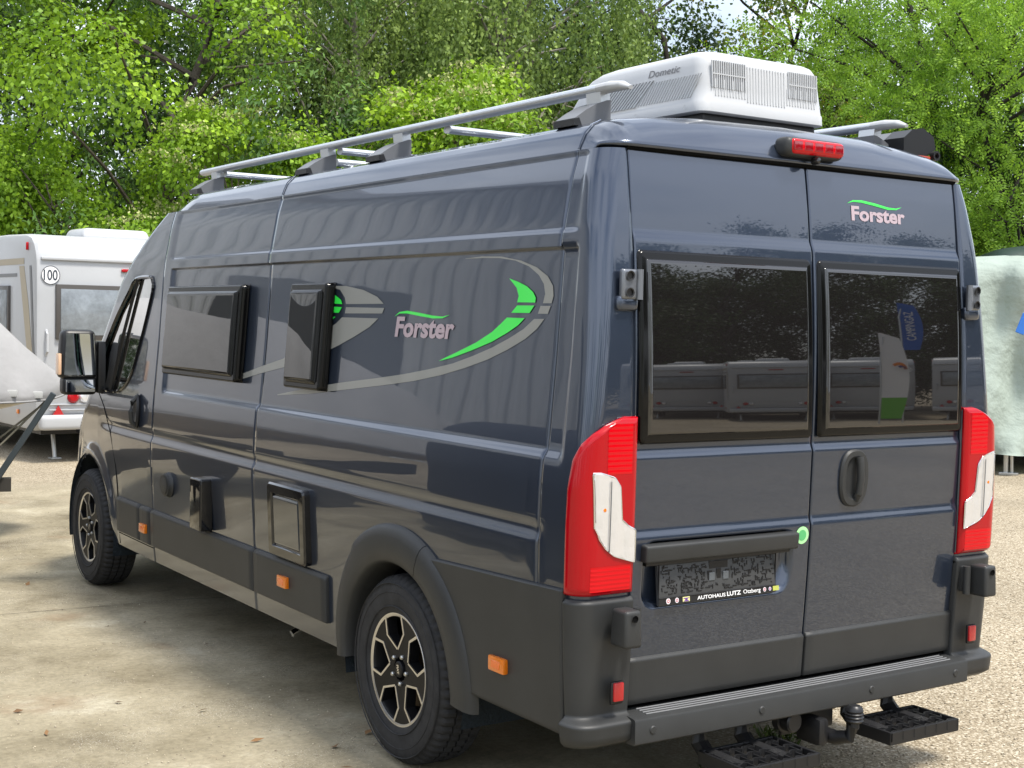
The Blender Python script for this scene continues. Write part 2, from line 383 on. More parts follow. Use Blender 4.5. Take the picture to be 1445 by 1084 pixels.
def lin(a, b, st): return np.linspace(a, b, max(2, int(abs(b-a)/st)+1))
def zlist(a, b, extra=(), st=.016):
    z = set(np.round(lin(a, b, st), 4))
    for e0, e1, k in extra:
        z = {q for q in z if not (e0 < q < e1)} | set(np.round(np.linspace(e0, e1, k), 4))
    return np.array(sorted(q for q in z if a-1e-6 <= q <= b+1e-6))
ZS = zlist(.335, 2.283, ((1.265, 1.32, 14), (1.95, 1.972, 9), (2.004, 2.034, 9), (2.255, 2.283, 9), (.98, 1.09, 18)))
YEX = lambda a, b: zlist(a, b, ((-1.065, -1.03, 9), (2.675, 2.72, 9)), .02)
GAP = .0013
for sg in (-1, 1):
    for y0, y1 in ((-.95, 1.40), (1.40, 2.83)):
        P, k = side_grid(YEX(y0+GAP, y1-GAP), ZS, sg, [(REARW, .45)] if y0 < 0 else [])
        if y0 < 0: k &= ~((P[:-1, :-1, 1] < -.40) & (P[:-1, :-1, 2] < .50))
        grid('side_panel', P, PAINT, VAN, k, (.014, 'ab'))
    # rear corner pillar
    zc = zlist(.80, 2.283, ((2.004, 2.034, 9), (2.255, 2.283, 7), (.98, 1.09, 12)))
    T = np.concatenate([np.linspace(0, .2, 4)[:-1], np.linspace(.2, 1, 34)])
    Sg = T[:, None]*c_len(zc, -.95-GAP)[None]; P = CS(Sg, np.broadcast_to(zc, Sg.shape), 0, sg)
    grid('corner_pillar', P, PAINT, VAN, None, (.03, 'ab'))

# cab: sides and nose, one continuous skin
_yz = [.30, .50, .73, .99, 1.20, 1.50, 1.89, 2.10, 2.283, 2.32]; _ys = [4.50, 4.54, 4.52, 4.28, 4.05, 3.93, 3.58, 3.26, 2.93, 2.84]
_yc = [4.90, 4.97, 4.96, 4.84, 4.60, 4.32, 3.88, 3.56, 3.22, 3.12]
WINPOLY = [(2.985, 1.86), (3.005, 1.905), (3.05, 1.925), (3.30, 1.915), (3.42, 1.84), (3.64, 1.69), (3.85, 1.50), (3.915, 1.40), (3.925, 1.30), (3.89, 1.258), (3.80, 1.245), (3.56, 1.245), (3.42, 1.265), (3.30, 1.32), (3.22, 1.40), (3.12, 1.58), (3.03, 1.75)]
zcab = zlist(.335, 2.283, ((1.95, 1.972, 4), (.98, 1.09, 10)), .018)
def cab_grid(sg):
    ye = np.interp(zcab, _yz, _ys); t = np.linspace(0, 1, 96)
    Y = (2.83+GAP)+(ye[None]-(2.83+GAP))*t[:, None]; Z = np.broadcast_to(zcab, Y.shape)
    P = SA(Y, Z, 0, sg)
    snap_arch(P, FRONTW, .455, .011); P[..., 0] = sg*SX(P[..., 1], P[..., 2])
    C = (P[:-1, :-1]+P[1:, :-1]+P[1:, 1:]+P[:-1, 1:])/4
    k = np.hypot(C[..., 1]-FRONTW[0], C[..., 2]-FRONTW[1]) > .452
    k &= ~inpoly(C[..., 1], C[..., 2], WINPOLY)
    return P, k
CAB = {}
for sg in (-1, 1):
    P, k = cab_grid(sg); o = grid('cab_side', P, PAINT, VAN, k, (.014, 'a')); CAB[sg] = o
    pts = [S(y, z, .003, sg) for y, z in WINPOLY]
    def loop(pts, n=6):
        out_ = []
        m_ = len(pts)
        for i in range(m_):
            p0, p1, p2, p3 = (np.array(pts[(i+q) % m_]) for q in (-1, 0, 1, 2))
            for q in range(n):
                t = q/n; out_.append(tuple(.5*((2*p1)+(-p0+p2)*t+(2*p0-5*p1+4*p2-p3)*t*t+(-p0+3*p1-3*p2+p3)*t**3)))
        return out_
    lp = loop(pts, 4); lp.append(lp[0])
    mb = MB(); mb.tube(lp, .010, 6, caps=False); mb.build('window_seal', BLACKGLOSS, o, True)
    gl = MB(); gl.add([S(y, z, -.012, sg) for y, z in WINPOLY], [tuple(range(len(WINPOLY)))]); gl.build('window_pane', CABGLASS, o)
    mb = MB(); mb.tube([S(y, z, .002, sg) for y, z in ((3.27, 1.915), (3.47, 1.60), (3.63, 1.25))], .011, 6); mb.build('window_divider', BLACK, o, True)
    mb = MB(); mb.tube([S(y, z, .004, sg) for y, z in ((3.93, 1.36), (3.90, 1.255), (3.80, 1.235))], .02, 6); mb.build('mirror_base', BLACK, o, True)
    if sg < 0:   # door handle: dark bezel with a grip bar
        h = MB(); h.lathe([(.0, .0), (.06, .0), (.068, .012), (.055, .022), (.03, .016), (.0, .012)], (0, 0, 0), 'x', 24)
        hv = [(-(float(SX(3.08+v[1]*.62, 1.16+v[2]*1.5))+v[0]), 3.08+v[1]*.62, 1.16+v[2]*1.5) for v in h.v]
        hb = MB(); hb.add(hv, h.f); hb.build('handle_bezel', BLACK, o, True)
        hb = MB(); hb.tube([S(3.075, 1.245, .012), S(3.072, 1.215, .04), S(3.07, 1.16, .048), S(3.072, 1.10, .04), S(3.075, 1.075, .012)], .014, 8); hb.build('door_handle', CLAD, o, True)
        # door edge lines
        sm_l = [(3.470, .345), (3.475, .60), (3.50, .80), (3.60, 1.00), (3.78, 1.15), (3.90, 1.22)]
        hb = MB(); hb.tube([S(y, z, .0004) for y, z in sm_l], .0028, 6); hb.build('door_seam', INNER, o, True)
        hb = MB(); hb.tube([S(y, .41, .0004) for y in np.linspace(2.84, 3.47, 8)], .0026, 6); hb.build('door_seam', INNER, o, True)
th = np.linspace(0, math.pi, 61)
ye = np.interp(zcab, _yz, _ys); yc = np.interp(zcab, _yz, _yc)
xe = SX(ye, zcab)
c_, s_ = np.cos(th), np.sin(th)
pw = .80
X = -np.sign(c_)[:, None]*np.abs(c_[:, None])**pw*xe[None]; Y = ye[None]+(yc-ye)[None]*np.abs(s_[:, None])**.9
Pn = np.stack([X, Y, np.broadcast_to(zcab, X.shape)], -1)
Cz = np.broadcast_to((zcab[:-1]+zcab[1:])/2, (60, len(zcab)-1)); Ca = np.broadcast_to(((th[:-1]+th[1:])/2)[:, None], Cz.shape)
scr = (Cz > 1.30) & (Cz < 2.16) & (Ca > .20) & (Ca < math.pi-.20)
low = (Cz < .62)
hlm = (Cz > .80) & (Cz < 1.06) & (((Ca > .12) & (Ca < .62)) | ((Ca > math.pi-.62) & (Ca < math.pi-.12)))
grid('nose', Pn, PAINT, VAN, ~scr & ~low & ~hlm); grid('headlight', Pn[:31], LENS, VAN, hlm[:30]); grid('headlight', Pn[30:], LENS, VAN, hlm[30:]); grid('windscreen', Pn, CABGLASS, VAN, scr); grid('front_bumper', Pn, CLAD, VAN, low)

# roof
def roof_pt(a, b):
    """a across -1..1, b along 0 rear .. 1 front"""
    aa = abs(a)
    pr = [(0, 0, 2.440), (.45, .40, 2.432), (.70, .62, 2.414), (.82, .735, 2.399), (.88, .790, 2.386), (.92, .826, 2.369), (.96, .854, 2.340), (.985, .868, 2.310), (1., .878, 2.284)]
    x = np.interp(aa, [q[0] for q in pr], [q[1] for q in pr]); z = np.interp(aa, [q[0] for q in pr], [q[2] for q in pr])
    yr_ = -1.118+.0*aa
    if aa > .86: yr_ += .085*((aa-.86)/.14)**2
    yf = 2.905+.33*(1-aa**2)
    y = yr_+b*(yf-yr_)
    d = y-yr_
    g_ = (1-(1-min(1., d/.17))**2.1)
    z2 = min(z, 2.303+(z-2.303)*g_)
    fd = yf-y
    z2 = z2-(z2-2.286)*(1-ss(0, .40, fd))**1.5
    z2 += .0045*(1-ss(.74, .80, aa))*(.5+.5*math.cos(aa*34))*ss(.25, .4, d)*ss(.4, .7, fd)
    return (math.copysign(x, a), y, z2)
aL = np.concatenate([np.linspace(-1, -.8, 26), np.linspace(-.8, .8, 73)[1:-1], np.linspace(.8, 1, 26)])
bL = np.concatenate([np.linspace(0, .05, 26), np.linspace(.05, .8, 80)[1:-1], np.linspace(.8, 1, 36)])
P = np.array([[roof_pt(a, b) for b in bL] for a in aL])
lip = P[:, :1].copy(); lip[..., 2] -= .012; lip2 = lip.copy(); lip2[..., 1] += .06; lip2[..., 0] *= .985
rf = grid('roof', np.concatenate([lip2, lip, P], 1), PAINT, VAN)
# black drip rail above the rear doors
mb = MB(); mb.tube([(x, -1.108+.02*abs(x)**3, 2.290) for x in np.linspace(-.80, .80, 21)], .011, 8); mb.build('drip_rail', INNER, VAN, True)
# thin body seams over the roof shoulder
for sg in (-1, 1):
    for ysm in (-.95, 1.40):
        pr = [(.880, 2.288), (.870, 2.314), (.856, 2.343), (.828, 2.372), (.792, 2.389)]
        mb = MB(); mb.tube([(sg*(x+.0005), ysm, z+.0005) for x, z in pr], .0028, 6); mb.build('roof_seam', PAINT, VAN, True)

# inner dark shell, floor, wheel wells
zi = lin(.93, 2.29, .1); P = []
ysI = lin(-1.06, 2.80, .2)
for sg in (-1, 1):
    Y, Z = np.meshgrid(ysI, zi, indexing='ij'); grid('inner_skin', SA(Y, Z, -.035, sg), INNER, VAN)
Xg, Zg = np.meshgrid(np.linspace(-.93, .93, 13), lin(.45, 2.25, .1), indexing='ij')
grid('inner_rear', np.stack([np.clip(Xg, -W(Zg)+.03, W(Zg)-.03), YR(Zg)+.07, Zg], -1), INNER, VAN)
fl = MB(); fl.box((0, 1.8, .41), (1.50, 5.6, .16), .02); fl.box((0, 1.0, 1.55), (1.7, .02, 1.3)); fl.box((0, 2.70, 1.55), (1.70, .02, 1.3))
fl.box((-.86, 2.12, .45), (.22, 2.6, .20)); fl.box((.86, 2.12, .45), (.22, 2.6, .20)); fl.box((0, 1.8, .93), (1.86, 5.5, .02)); fl.box((0, -.85, .55), (1.86, .50, .25), .02)
fl.build('underbody', INNER, VAN)
LINER = mat('wheel well liner', (.022, .028, .034), .95, spec=.1, bump=(70, .9, .01))
for sg in (-1, 1):
    for c in (REARW, FRONTW):
        mb = MB(); mb.lathe([(.47, sg*.985), (.47, sg*.62), (.05, sg*.62)], (0, c[0], c[1]), 'x', 30, a0=-.25, a1=math.pi+.25); mb.build('wheel_well', LINER, VAN, True)

# cab interior
SEATM = mat('seat fabric', (.22, .23, .22), .9)
PALE = mat('pale insulation', (.45, .60, .52), .8)
for sx_ in (-.5, .5):
    mb = MB(); mb.box((sx_, 3.05, 1.05), (.5, .5, .16), .05); mb.box((sx_, 2.86, 1.38), (.48, .14, .62), .05, 3, (-.16, 0, 0)); mb.box((sx_, 2.80, 1.78), (.28, .10, .20), .04, 3)
    mb.build('cab_seat', SEATM, VAN, True)
mb = MB(); mb.box((0, 4.15, 1.12), (1.8, .5, .24), .06); mb.build('dashboard', BLACK, VAN, True)
mb = MB(); mb.box((0, 3.4, .80), (1.86, 1.2, .04)); mb.box((0, 2.72, 1.50), (1.70, .03, 1.4)); mb.build('cab_floor', mat('cab lining', (.34, .46, .40), .8), VAN)
mb = MB(); mb.lathe([(.19, 0), (.205, .012), (.19, .024), (.178, .012)], (0, 0, 0), 'z', 28, closed=True)
Re = Euler((math.radians(-62), 0, 0)).to_matrix(); mb.v = [tuple(Re@Vector(p)+Vector((-.5, 3.74, 1.30))) for p in mb.v]; mb.build('steering_wheel', BLACK, VAN, True)

# ------------------------------------------------------------------ rear doors
def plate_recess(x, z):
    d = rrsd(x, z, -.748, -.082, .797, 1.02, .05)
    cut = (x+.082)*.55-(z-.80)*.32                       # the slanted right hand corner
    return .034*ss(0, .020, d)*(1-ss(-.045, -.012, cut))
def rear_door(sg):
    xs = lin(.0035, DE-.004, .0075); zs = zlist(.48, 2.288, ((1.278, 1.325, 12), (1.98, 2.034, 14), (1.015, 1.07, 14)), .0085)
    X, Z = np.meshgrid(sg*xs, zs, indexing='ij'); P = RA(X, Z)
    if sg < 0: P[..., 1] += plate_recess(X, Z)
    o = grid('rear_door', P, PAINT, VAN, None, (.022, 'abcd'))
    o['label'] = 'left rear door with number plate recess' if sg < 0 else 'right rear door with the handle'
    # window
    x0, x1 = (.014, .786)
    def winp(z0, z1, r, prof, x0=x0, x1=x1):
        def ax_(a, b): l = b-a; return a+np.unique(np.round(np.concatenate([np.linspace(0, .05, 30), np.linspace(.05, l-.05, 26), l-np.linspace(0, .05, 30)]), 6))
        xs = ax_(x0, x1); zs = ax_(z0, z1)
        X, Z = np.meshgrid(sg*xs, zs, indexing='ij'); d = rrsd(X*sg, Z, x0, x1, z0, z1, r)
        base = np.stack([X, YR(Z)-.004+.004*(X/.8)**2, Z], -1); base[..., 1] -= np.interp(d, *prof)
        return base, d
    pr = ([-.02, 0, .004, .010, .026, .029, .032, .036, .041, 1], [-.006, .000, .007, .011, .012, .0122, .016, .0185, .0195, .0195])
    B, d = winp(1.334, 1.958, .022, pr); dc = (d[:-1, :-1]+d[1:, 1:])/2
    fr = grid('window_frame', B, ACRYLF, o, (dc > -.002) & (dc < .0285)); pn = grid('window_pane', B, ACRYL, o, dc >= .0285)
    # lower black trim
    xs = lin(.006, DE-.004, .04); zs = zlist(.482, .640, ((.622, .64, 6),), .02)
    X, Z = np.meshgrid(sg*xs, zs, indexing='ij'); B = RA(X, Z, .012); B[..., 1] += .010*ss(.626, .640, Z)
    grid('door_trim', B, CLAD, o, None, (.016, 'abcd'))
    return o
RD = {sg: rear_door(sg) for sg in (-1, 1)}
LD, RDO = RD[-1], RD[1]
# number plate bar and holder on the left door
mb = MB(); mb.box((-.418, float(RY(-.418, .98))-.006, .980), (.682, .042, .058), .010, 3, (.10, 0, 0)); mb.build('plate_light_bar', CLAD, LD, True)
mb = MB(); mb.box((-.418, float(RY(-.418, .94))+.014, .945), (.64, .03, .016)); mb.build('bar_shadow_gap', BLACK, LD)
PLY = float(RY(-.42, .87))+.010
def HP(x, z, off=0.): return (x, PLY-.010-off+(z-.87)*.10, z)
mb = MB(); mb.box((0, 0, 0), (.526, .014, .136), .006, 2); mb.v = [(v[0]-.421, PLY-.004+v[1]+(v[2])*.10, v[2]+.868) for v in mb.v]; hold = mb.build('plate_holder', mat('plate holder grey', (.050, .052, .054), .4), LD, True)
mb = MB(); r_ = random.Random(3)
def pk(x0, x1, z0, z1, h=.004): mb.box(((x0+x1)/2, PLY-.010+((z0+z1)/2-.87)*.10-h/2+.001, (z0+z1)/2), (x1-x0, h, z1-z0), .0008, 1)
for i in range(330):
    x = r_.uniform(-.672, -.172); z = r_.uniform(.834, .926)
    if abs(x+.42) < .055 and z > .85: continue
    if r_.random() < .5: pk(x, x+r_.uniform(.006, .022), z, z+.004)
    else: pk(x, x+.004, z, z+r_.uniform(.006, .016))
pk(-.462, -.378, .905, .931, .003); pk(-.43, -.41, .862, .905, .003); pk(-.47, -.45, .862, .9, .003); pk(-.39, -.372, .862, .9, .003)
pk(-.683, -.159, .934, .937, .006); pk(-.683, -.680, .822, .937, .006); pk(-.162, -.159, .822, .937, .006); pk(-.683, -.159, .8255, .828, .006)
mb.build('lattice_hole_marks', mat('lattice hole black', (.006, .006, .007), .5), LD)  # raised black bits: holder rim, and stand-ins for the lattice's shaded holes
for x in (-.452, -.390):
    mb = MB(); mb.box((x, PLY-.012, .880), (.026, .004, .028), .002, 1); mb.build('plate_slot', mat('zinc grey', (.10, .11, .12), .5), LD)
mb = MB(); mb.add([HP(-.683, .805, .0028), HP(-.159, .805, .0028), HP(-.159, .8265, .0028), HP(-.683, .8265, .0028)], [(0, 1, 2, 3)]); mb.build('dealer_strip', BLACK, LD)
text_on('dealer_text', 'AUTOHAUS', lambda x, z: HP(x, z, .0035), -.520, -.395, .809, .8215, PRINTW, LD, 0, .02)
text_on('dealer_text', 'LUTZ', lambda x, z: HP(x, z, .0035), -.388, -.325, .809, .824, PRINTW, LD, 0, .03)
text_on('dealer_text', 'Otzberg', lambda x, z: HP(x, z, .0035), -.314, -.234, .806, .824, PRINTW, LD, 0, .01)
for x, c, w_ in ((-.645, (.75, .70, .72), .009), (-.608, (.72, .68, .72), .008), (-.215, (.72, .66, .70), .007), (-.190, (.62, .60, .75), .006)):
    mb = MB(); mb.lathe([(0, 0), (w_, 0)], (0, 0, 0), 'y', 16); mb.v = [HP(v[0]+x, v[2]*1.1+.816, .0036) for v in mb.v]; mb.build('brand_badge', mat('badge %d' % int(-x*1000), c, .5), LD)
    mb = MB(); mb.lathe([(w_*.35, 0), (w_*.6, 0)], (0, 0, 0), 'y', 12); mb.v = [HP(v[0]+x, v[2]*1.1+.816, .0042) for v in mb.v]; mb.build('badge_ring', mat('badge red', (.45, .05, .06), .5), LD)
for x0, x1, c in ((-.583, -.553, (.75, .72, .30)), (-.176, -.148, (.45, .48, .10))):
    mb = MB(); mb.add([HP(x0, .808, .0036), HP(x1, .808, .0036), HP(x1, .824, .0036), HP(x0, .824, .0036)], [(0, 1, 2, 3)]); mb.build('brand_badge', mat('badge flag %d' % int(-x0*1000), c, .5), LD)
mb = MB(); mb.add([HP(-.581, .809, .0042), HP(-.555, .809, .0042), HP(-.568, .818, .0042)], [(0, 1, 2)]); mb.add([HP(-.583, .821, .0042), HP(-.553, .821, .0042), HP(-.568, .814, .0042)], [(0, 1, 2)]); mb.build('badge_mark', mat('badge violet', (.16, .07, .28), .5), LD)
# round green sticker
mb = MB(); mb.lathe([(0, 0), (.031, 0)], (0, 0, 0), 'y', 28); mb.v = [Rr(-.043+v[0], .992+v[2], .002) for v in mb.v]; mb.build('round_sticker', mat('sticker pale green', (.42, .82, .38), .5), LD)
mb = MB(); mb.lathe([(0, 0), (.019, 0)], (0, 0, 0), 'y', 24); mb.v = [Rr(-.043+v[0], .992+v[2], .003) for v in mb.v]; mb.build('sticker_centre', mat('sticker green', (.10, .45, .16), .5), LD)
# door handle on the right door
def oval(cx, cz, rx, rz, n=28, p=2.6):
    return [(cx+math.copysign(abs(math.cos(t))**(2/p)*rx, math.cos(t)), cz+math.copysign(abs(math.sin(t))**(2/p)*rz, math.sin(t))) for t in [2*math.pi*i/n for i in range(n)]]
def ring_loft(rings, fn):
    V = []; F = []; n = len(rings[0][0])
    for pts, off in rings: V += [fn(u, v, off) for u, v in pts]
    for i in range(len(rings)-1):
        for j in range(n): F.append((i*n+j, i*n+(j+1) % n, (i+1)*n+(j+1) % n, (i+1)*n+j))
    F.append(tuple((len(rings)-1)*n+j for j in range(n))); return V, F
hx, hz = .208, 1.182
mb = MB(); mb.add(*ring_loft([(oval(hx, hz, .072, .104), 0.), (oval(hx, hz, .072, .104), .006), (oval(hx, hz, .066, .098), .013), (oval(hx, hz, .050, .080), .013), (oval(hx, hz, .040, .068), .003), (oval(hx, hz, .03, .055), .002)], Rr))
hb_ = mb.build('handle_bezel', CLAD, RDO, True)
mb = MB(); mb.tube([Rr(hx+.012, 1.258, .016), Rr(hx+.014, 1.235, .020), Rr(hx+.015, 1.18, .025), Rr(hx+.014, 1.125, .020), Rr(hx+.012, 1.105, .006)], .0140, 10, 1.0); mb.build('door_handle', CLAD, RDO, True)
# lettering and swash on the right door
SWX = [(.196, 2.170), (.225, 2.1795), (.27, 2.1805), (.34, 2.173), (.41, 2.163), (.455, 2.163), (.485, 2.172)]
strip_on('logo_swash', [(x, z+.004*math.sin(math.pi*i/6)+.0005) for i, (x, z) in enumerate(SWX)], [(x, z-.005*math.sin(math.pi*i/6)) for i, (x, z) in enumerate(SWX)], lambda x, z: Rr(x, z, .0022), GREEN, RDO, 3)
text_on('logo_text', 'Forster', lambda x, z: Rr(x, z, .002), .214, .500, 2.108, 2.162, PINKV, RDO, 0, .035)

# hinges
for sg in (-1, 1):
    o = MB(); o.box((sg*.838, -1.178, 1.845), (.064, .024, .096), .010, 3, (0, 0, 0)); o.build('door_hinge', mat('hinge paint', (.16, .17, .19), .35, .5, .6), VAN, True)
    o = MB(); o.tube([(sg*.803, -1.190, 1.797), (sg*.803, -1.190, 1.893)], .012, 10); o.build('hinge_pin', mat('hinge paint', (.1, .1, .1)), VAN, True)
    for zz in (1.818, 1.872):
        o = MB(); o.lathe([(.0, .0), (.011, .0), (.012, -.005), (.016, -.006)], (sg*.844, -1.1915, zz), 'y', 14); o.build('hinge_screw', BLACK, VAN, True)
    o = MB(); o.box((sg*.838, -1.165, 1.785), (.084, .04, .05), .018, 3); o.build('hinge_seat', PAINT, VAN, True)
    # rubber door stop buffers low on the corner
    o = MB(); o.box((sg*.868, -1.247, .765), (.068, .085, .118), .012, 3, taper=(.92, .9)); o.build('door_buffer', CLAD, VAN, True)
    o = MB(); o.lathe([(0, .004), (.009, .004), (.0115, 0)], (sg*.868, -1.293, .800), 'y', 14); o.build('buffer_hole', INNER, VAN)
    o = MB(); o.box((sg*.826, -1.190, .765), (.04, .05, .10), .012, 2); o.tube([(sg*.806, -1.222, .712), (sg*.806, -1.222, .818)], .014, 10); o.build('buffer_hinge', CLAD, VAN, True)

# ------------------------------------------------------------------ bumper, corners, tail lamps
for sg in (-1, 1):
    zc = zlist(.372, .850, ((.43, .50, 14), (.832, .85, 6)), .02)
    T = np.linspace(0, 1, 34); Ln = c_len(zc, -1.112)-(-.0); Sg = T[:, None]*Ln[None]-.006*(1-T[:, None])
    off = .020+.048*(1-ss(.448, .472, zc))-.012*ss(.834, .85, zc)-.03*(1-ss(.372, .395, zc))
    Z = np.broadcast_to(zc, Sg.shape); O = np.broadcast_to(off, Sg.shape).copy()
    O = O-(O-.020)*ss(.8, 1., T[:, None])*.35*(1-ss(.44, .48, Z))
    P = CS(Sg, Z, O, sg); o = grid('bumper_corner', P, CLAD, VAN, None, (.035, 'abcd'))
    # red reflector in its recess
    m1 = MB(); m1.box((sg*.866, -1.203, .548), (.052, .012, .074), .008, 2); m1.build('reflector_recess', BLACK, VAN, True)
    m1 = MB(); m1.box((sg*.864, -1.208, .551), (.040, .014, .060), .005, 2); m1.build('rear_reflector', mat('reflector red', (.42, .004, .008), .2, coat=1, bump=(300, .6, .002)), VAN, True)
    # tail lamp
    nS, nZ = 44, 90
    sm = lambda z: np.interp(z, [.855, 1.20, 1.29, 1.34, 1.375, 1.40, 1.418, 1.428], [1., .985, .93, .83, .70, .55, .36, .20])
    zt = np.linspace(.857, 1.428, nZ); smax = sm(zt)*(c_len(zt, -1.108)); T = np.linspace(0, 1, nS)
    Sg = -.004+(smax+.004)[None]*T[:, None]; Z = np.broadcast_to(zt, Sg.shape)
    e = np.minimum(np.minimum(Sg+.004, smax[None]-Sg), np.minimum(Z-.857, 1.428-Z)); O = .004+.020*np.sqrt(np.clip(e/.022, 0, 1))*np.where(True, 1, 1)
    # horizontal step across the lamp and a brighter face
    lamp = grid('tail_lamp', CS(Sg, Z, O, sg), RED, VAN, None, (.03, 'abcd'))
    zb = np.linspace(1.245, 1.405, 80); s0 = .028; s1 = np.minimum(sm(zb)*c_len(zb, -1.108)-.03, .125)
    T = np.linspace(0, 1, 14); Sg = s0+(s1-s0)[None]*T[:, None]; Zb = np.broadcast_to(zb, Sg.shape); grid('brake_lens', CS(Sg, Zb, .0248+.00035*np.sin(Zb*2*np.pi/.016), sg), REDIN, lamp)
    zb = np.linspace(.875, .955, 50); T = np.linspace(0, 1, 14); Sg = (.02+.15*T)[:, None]+0*zb[None]
    Zb = np.broadcast_to(zb, Sg.shape); grid('fog_lens', CS(Sg, Zb, .0248+.00035*np.sin(Zb*2*np.pi/.014), sg), REDIN, lamp)
    # clear L shaped section
    def so(z): return np.interp(z, [.962, .985, 1.01, 1.04, 1.08, 1.25], [.012, .09, .125, .150, .165, .168])
    def si(z): return np.interp(z, [.962, 1.064, 1.078, 1.10, 1.205, 1.235, 1.252], [.006, .006, .034, .062, .072, .095, .150])
    zl = np.linspace(.962, 1.252, 60); T = np.linspace(0, 1, 48); Sg = so(zl)[None]*T[:, None]+si(zl)[None]*(1-T[:, None])
    grid('reversing_lens', CS(Sg, np.broadcast_to(zl, Sg.shape), .0262+.0035*np.abs(np.sin(Sg*np.pi/.055)), sg), LENS, lamp, None, (.003, 'abcd'))
    rimp = [tuple(CS(so(z), z, .0265, sg)) for z in zl]+[tuple(CS(si(z), z, .0265, sg)) for z in zl[::-1]]
    m1 = MB(); m1.tube(rimp+[rimp[0]], .0022, 5, caps=False); m1.build('lens_rim', CHROME, lamp, True)
    m1 = MB(); m1.tube([tuple(CS(.112-.0*z, z, .0305, sg)) for z in np.linspace(1.00, 1.225, 12)], .0016, 5); m1.build('lens_divider', MATS['zinc grey'], lamp, True)
    m1 = MB(); q = CS(.135, 1.135, .027, sg); m1.lathe([(0, -.004), (.006, -.003), (.008, 0)], tuple(q), 'y', 14); m1.build('indicator_bulb', AMBER, lamp, True)

bp_ = MB()
prof = [(-1.150, .372), (-1.241, .374), (-1.247, .380), (-1.246, .450), (-1.243, .456), (-1.234, .4595), (-1.140, .466), (-1.140, .40)]
V = []; n = len(prof); xs = np.linspace(-.812, .812, 41)
for x in xs: V += [(x, y+.010*(x/.8)**2, z) for y, z in prof]
F = [(i*n+j, i*n+(j+1) % n, (i+1)*n+(j+1) % n, (i+1)*n+j) for i in range(40) for j in range(n)]+[tuple(range(n)), tuple(40*n+j for j in range(n))]
bp_.add(V, F); bum = bp_.build('rear_bumper', CLAD, VAN, True, 30)
for i in range(4):
    y = -1.214+i*.017
    mb = MB(); mb.tube([(x, y+.010*(x/.8)**2, .4605+(y+1.225)*.07+.001) for x in np.linspace(-.745, .745, 25)], .0030, 6); mb.build('tread_rib', mat('tread rib', (.17, .17, .17), .4), bum, True)
for x in (-.74, -.27, .27, .74):
    mb = MB(); mb.lathe([(0, -.004), (.011, -.004), (.014, -.001), (.0145, .004)], (x, -1.2465+.010*(x/.8)**2, .418), 'y', 20); mb.build('parking_sensor', CLAD, bum, True)
# third brake light in its black housing, camera below
bz = MB(); bz.box((.000, -1.118, 2.345), (.282, .075, .068), .028, 4); bz.build('brake_light_housing', CLAD, VAN, True)
bz = MB(); bz.box((.006, -1.144, 2.346), (.258, .040, .054), .022, 4); b3 = bz.build('high_brake_light', REDIN, VAN, True)
for i in range(5):
    bz = MB(); bz.box((-.097+i*.050, -1.1625, 2.347), (.041, .004, .031), .003, 2); bz.build('brake_light_cell', mat('deep red cell', (.25, .002, .008), .15, coat=1), b3, True)
bz = MB(); bz.lathe([(0, -.02), (.010, -.018), (.014, -.008), (.014, .01)], (.0, -1.150, 2.302), 'y', 16); bz.build('reversing_camera', BLACKGLOSS, VAN, True)

# ------------------------------------------------------------------ side cladding and trim
def clad(y0, y1, z0=.425, z1=.632, off=.020):
    for sg in (-1, 1):
        ys = lin(y0+.004, y1-.004, .05); zs = zlist(z0, z1, ((z1-.03, z1, 7), (z0, z0+.02, 4)), .03)
        Y, Z = np.meshgrid(ys, zs, indexing='ij'); O = off-.012*ss(z1-.028, z1, Z)**2
        grid('sill_cladding', SA(Y, Z, O, sg), CLAD, VAN, None, (.03, 'abcd'))
for a, b in ((.605, 1.380), (1.385, 2.830), (2.835, 3.020), (3.025, 3.455)): clad(a, b)
ph_seam = math.radians(114)
for sg in (-1, 1):
    prof = [(.408, -.12), (.412, -.015), (.418, .022), (.430, .032), (.47, .036), (.52, .034), (.548, .026), (.562, .014), (.568, -.004)]
    for a0, a1, nm in ((-.09, ph_seam-.003, 'wheel_arch_trim'), (ph_seam+.003, math.pi+.06, 'wheel_arch_trim')):
        A = np.linspace(a0, a1, 40); P = []
        for a in A:
            row = []
            for r, of in prof:
                # the ring tapers towards its feet
                tp_ = .42+(r-.42)*(1-.40*max(0, 1-math.sin(max(a, 0)) if a < math.pi/2 else 0)*(a < .9))
                y, z = tp_*math.cos(a), .365+tp_*math.sin(a); row.append((sg*(float(SX(y, max(z, .36)))+of), y, z))
            P.append(row)
        grid(nm, np.array(P), CLAD, VAN)
    ys = lin(-1.108, -.20, .016); zs = zlist(.402, .868, ((.852, .868, 5),), .016)
    Y, Z = np.meshgrid(ys, zs, indexing='ij'); ztop = .868+.0*Y
    slope = .842+(.872-.842)*np.clip((-.24-Y)/.87, 0, 1); Z = .402+(Z-.402)*(slope-.402)/(.868-.402)
    P = SA(Y, Z, .018, sg); C = (P[:-1, :-1]+P[1:, 1:])/2; k = np.hypot(C[..., 1], C[..., 2]-.365) > .545
    grid('quarter_cladding', P, CLAD, VAN, k, (.03, 'acd'))
    P[..., 0] = P[..., 0]
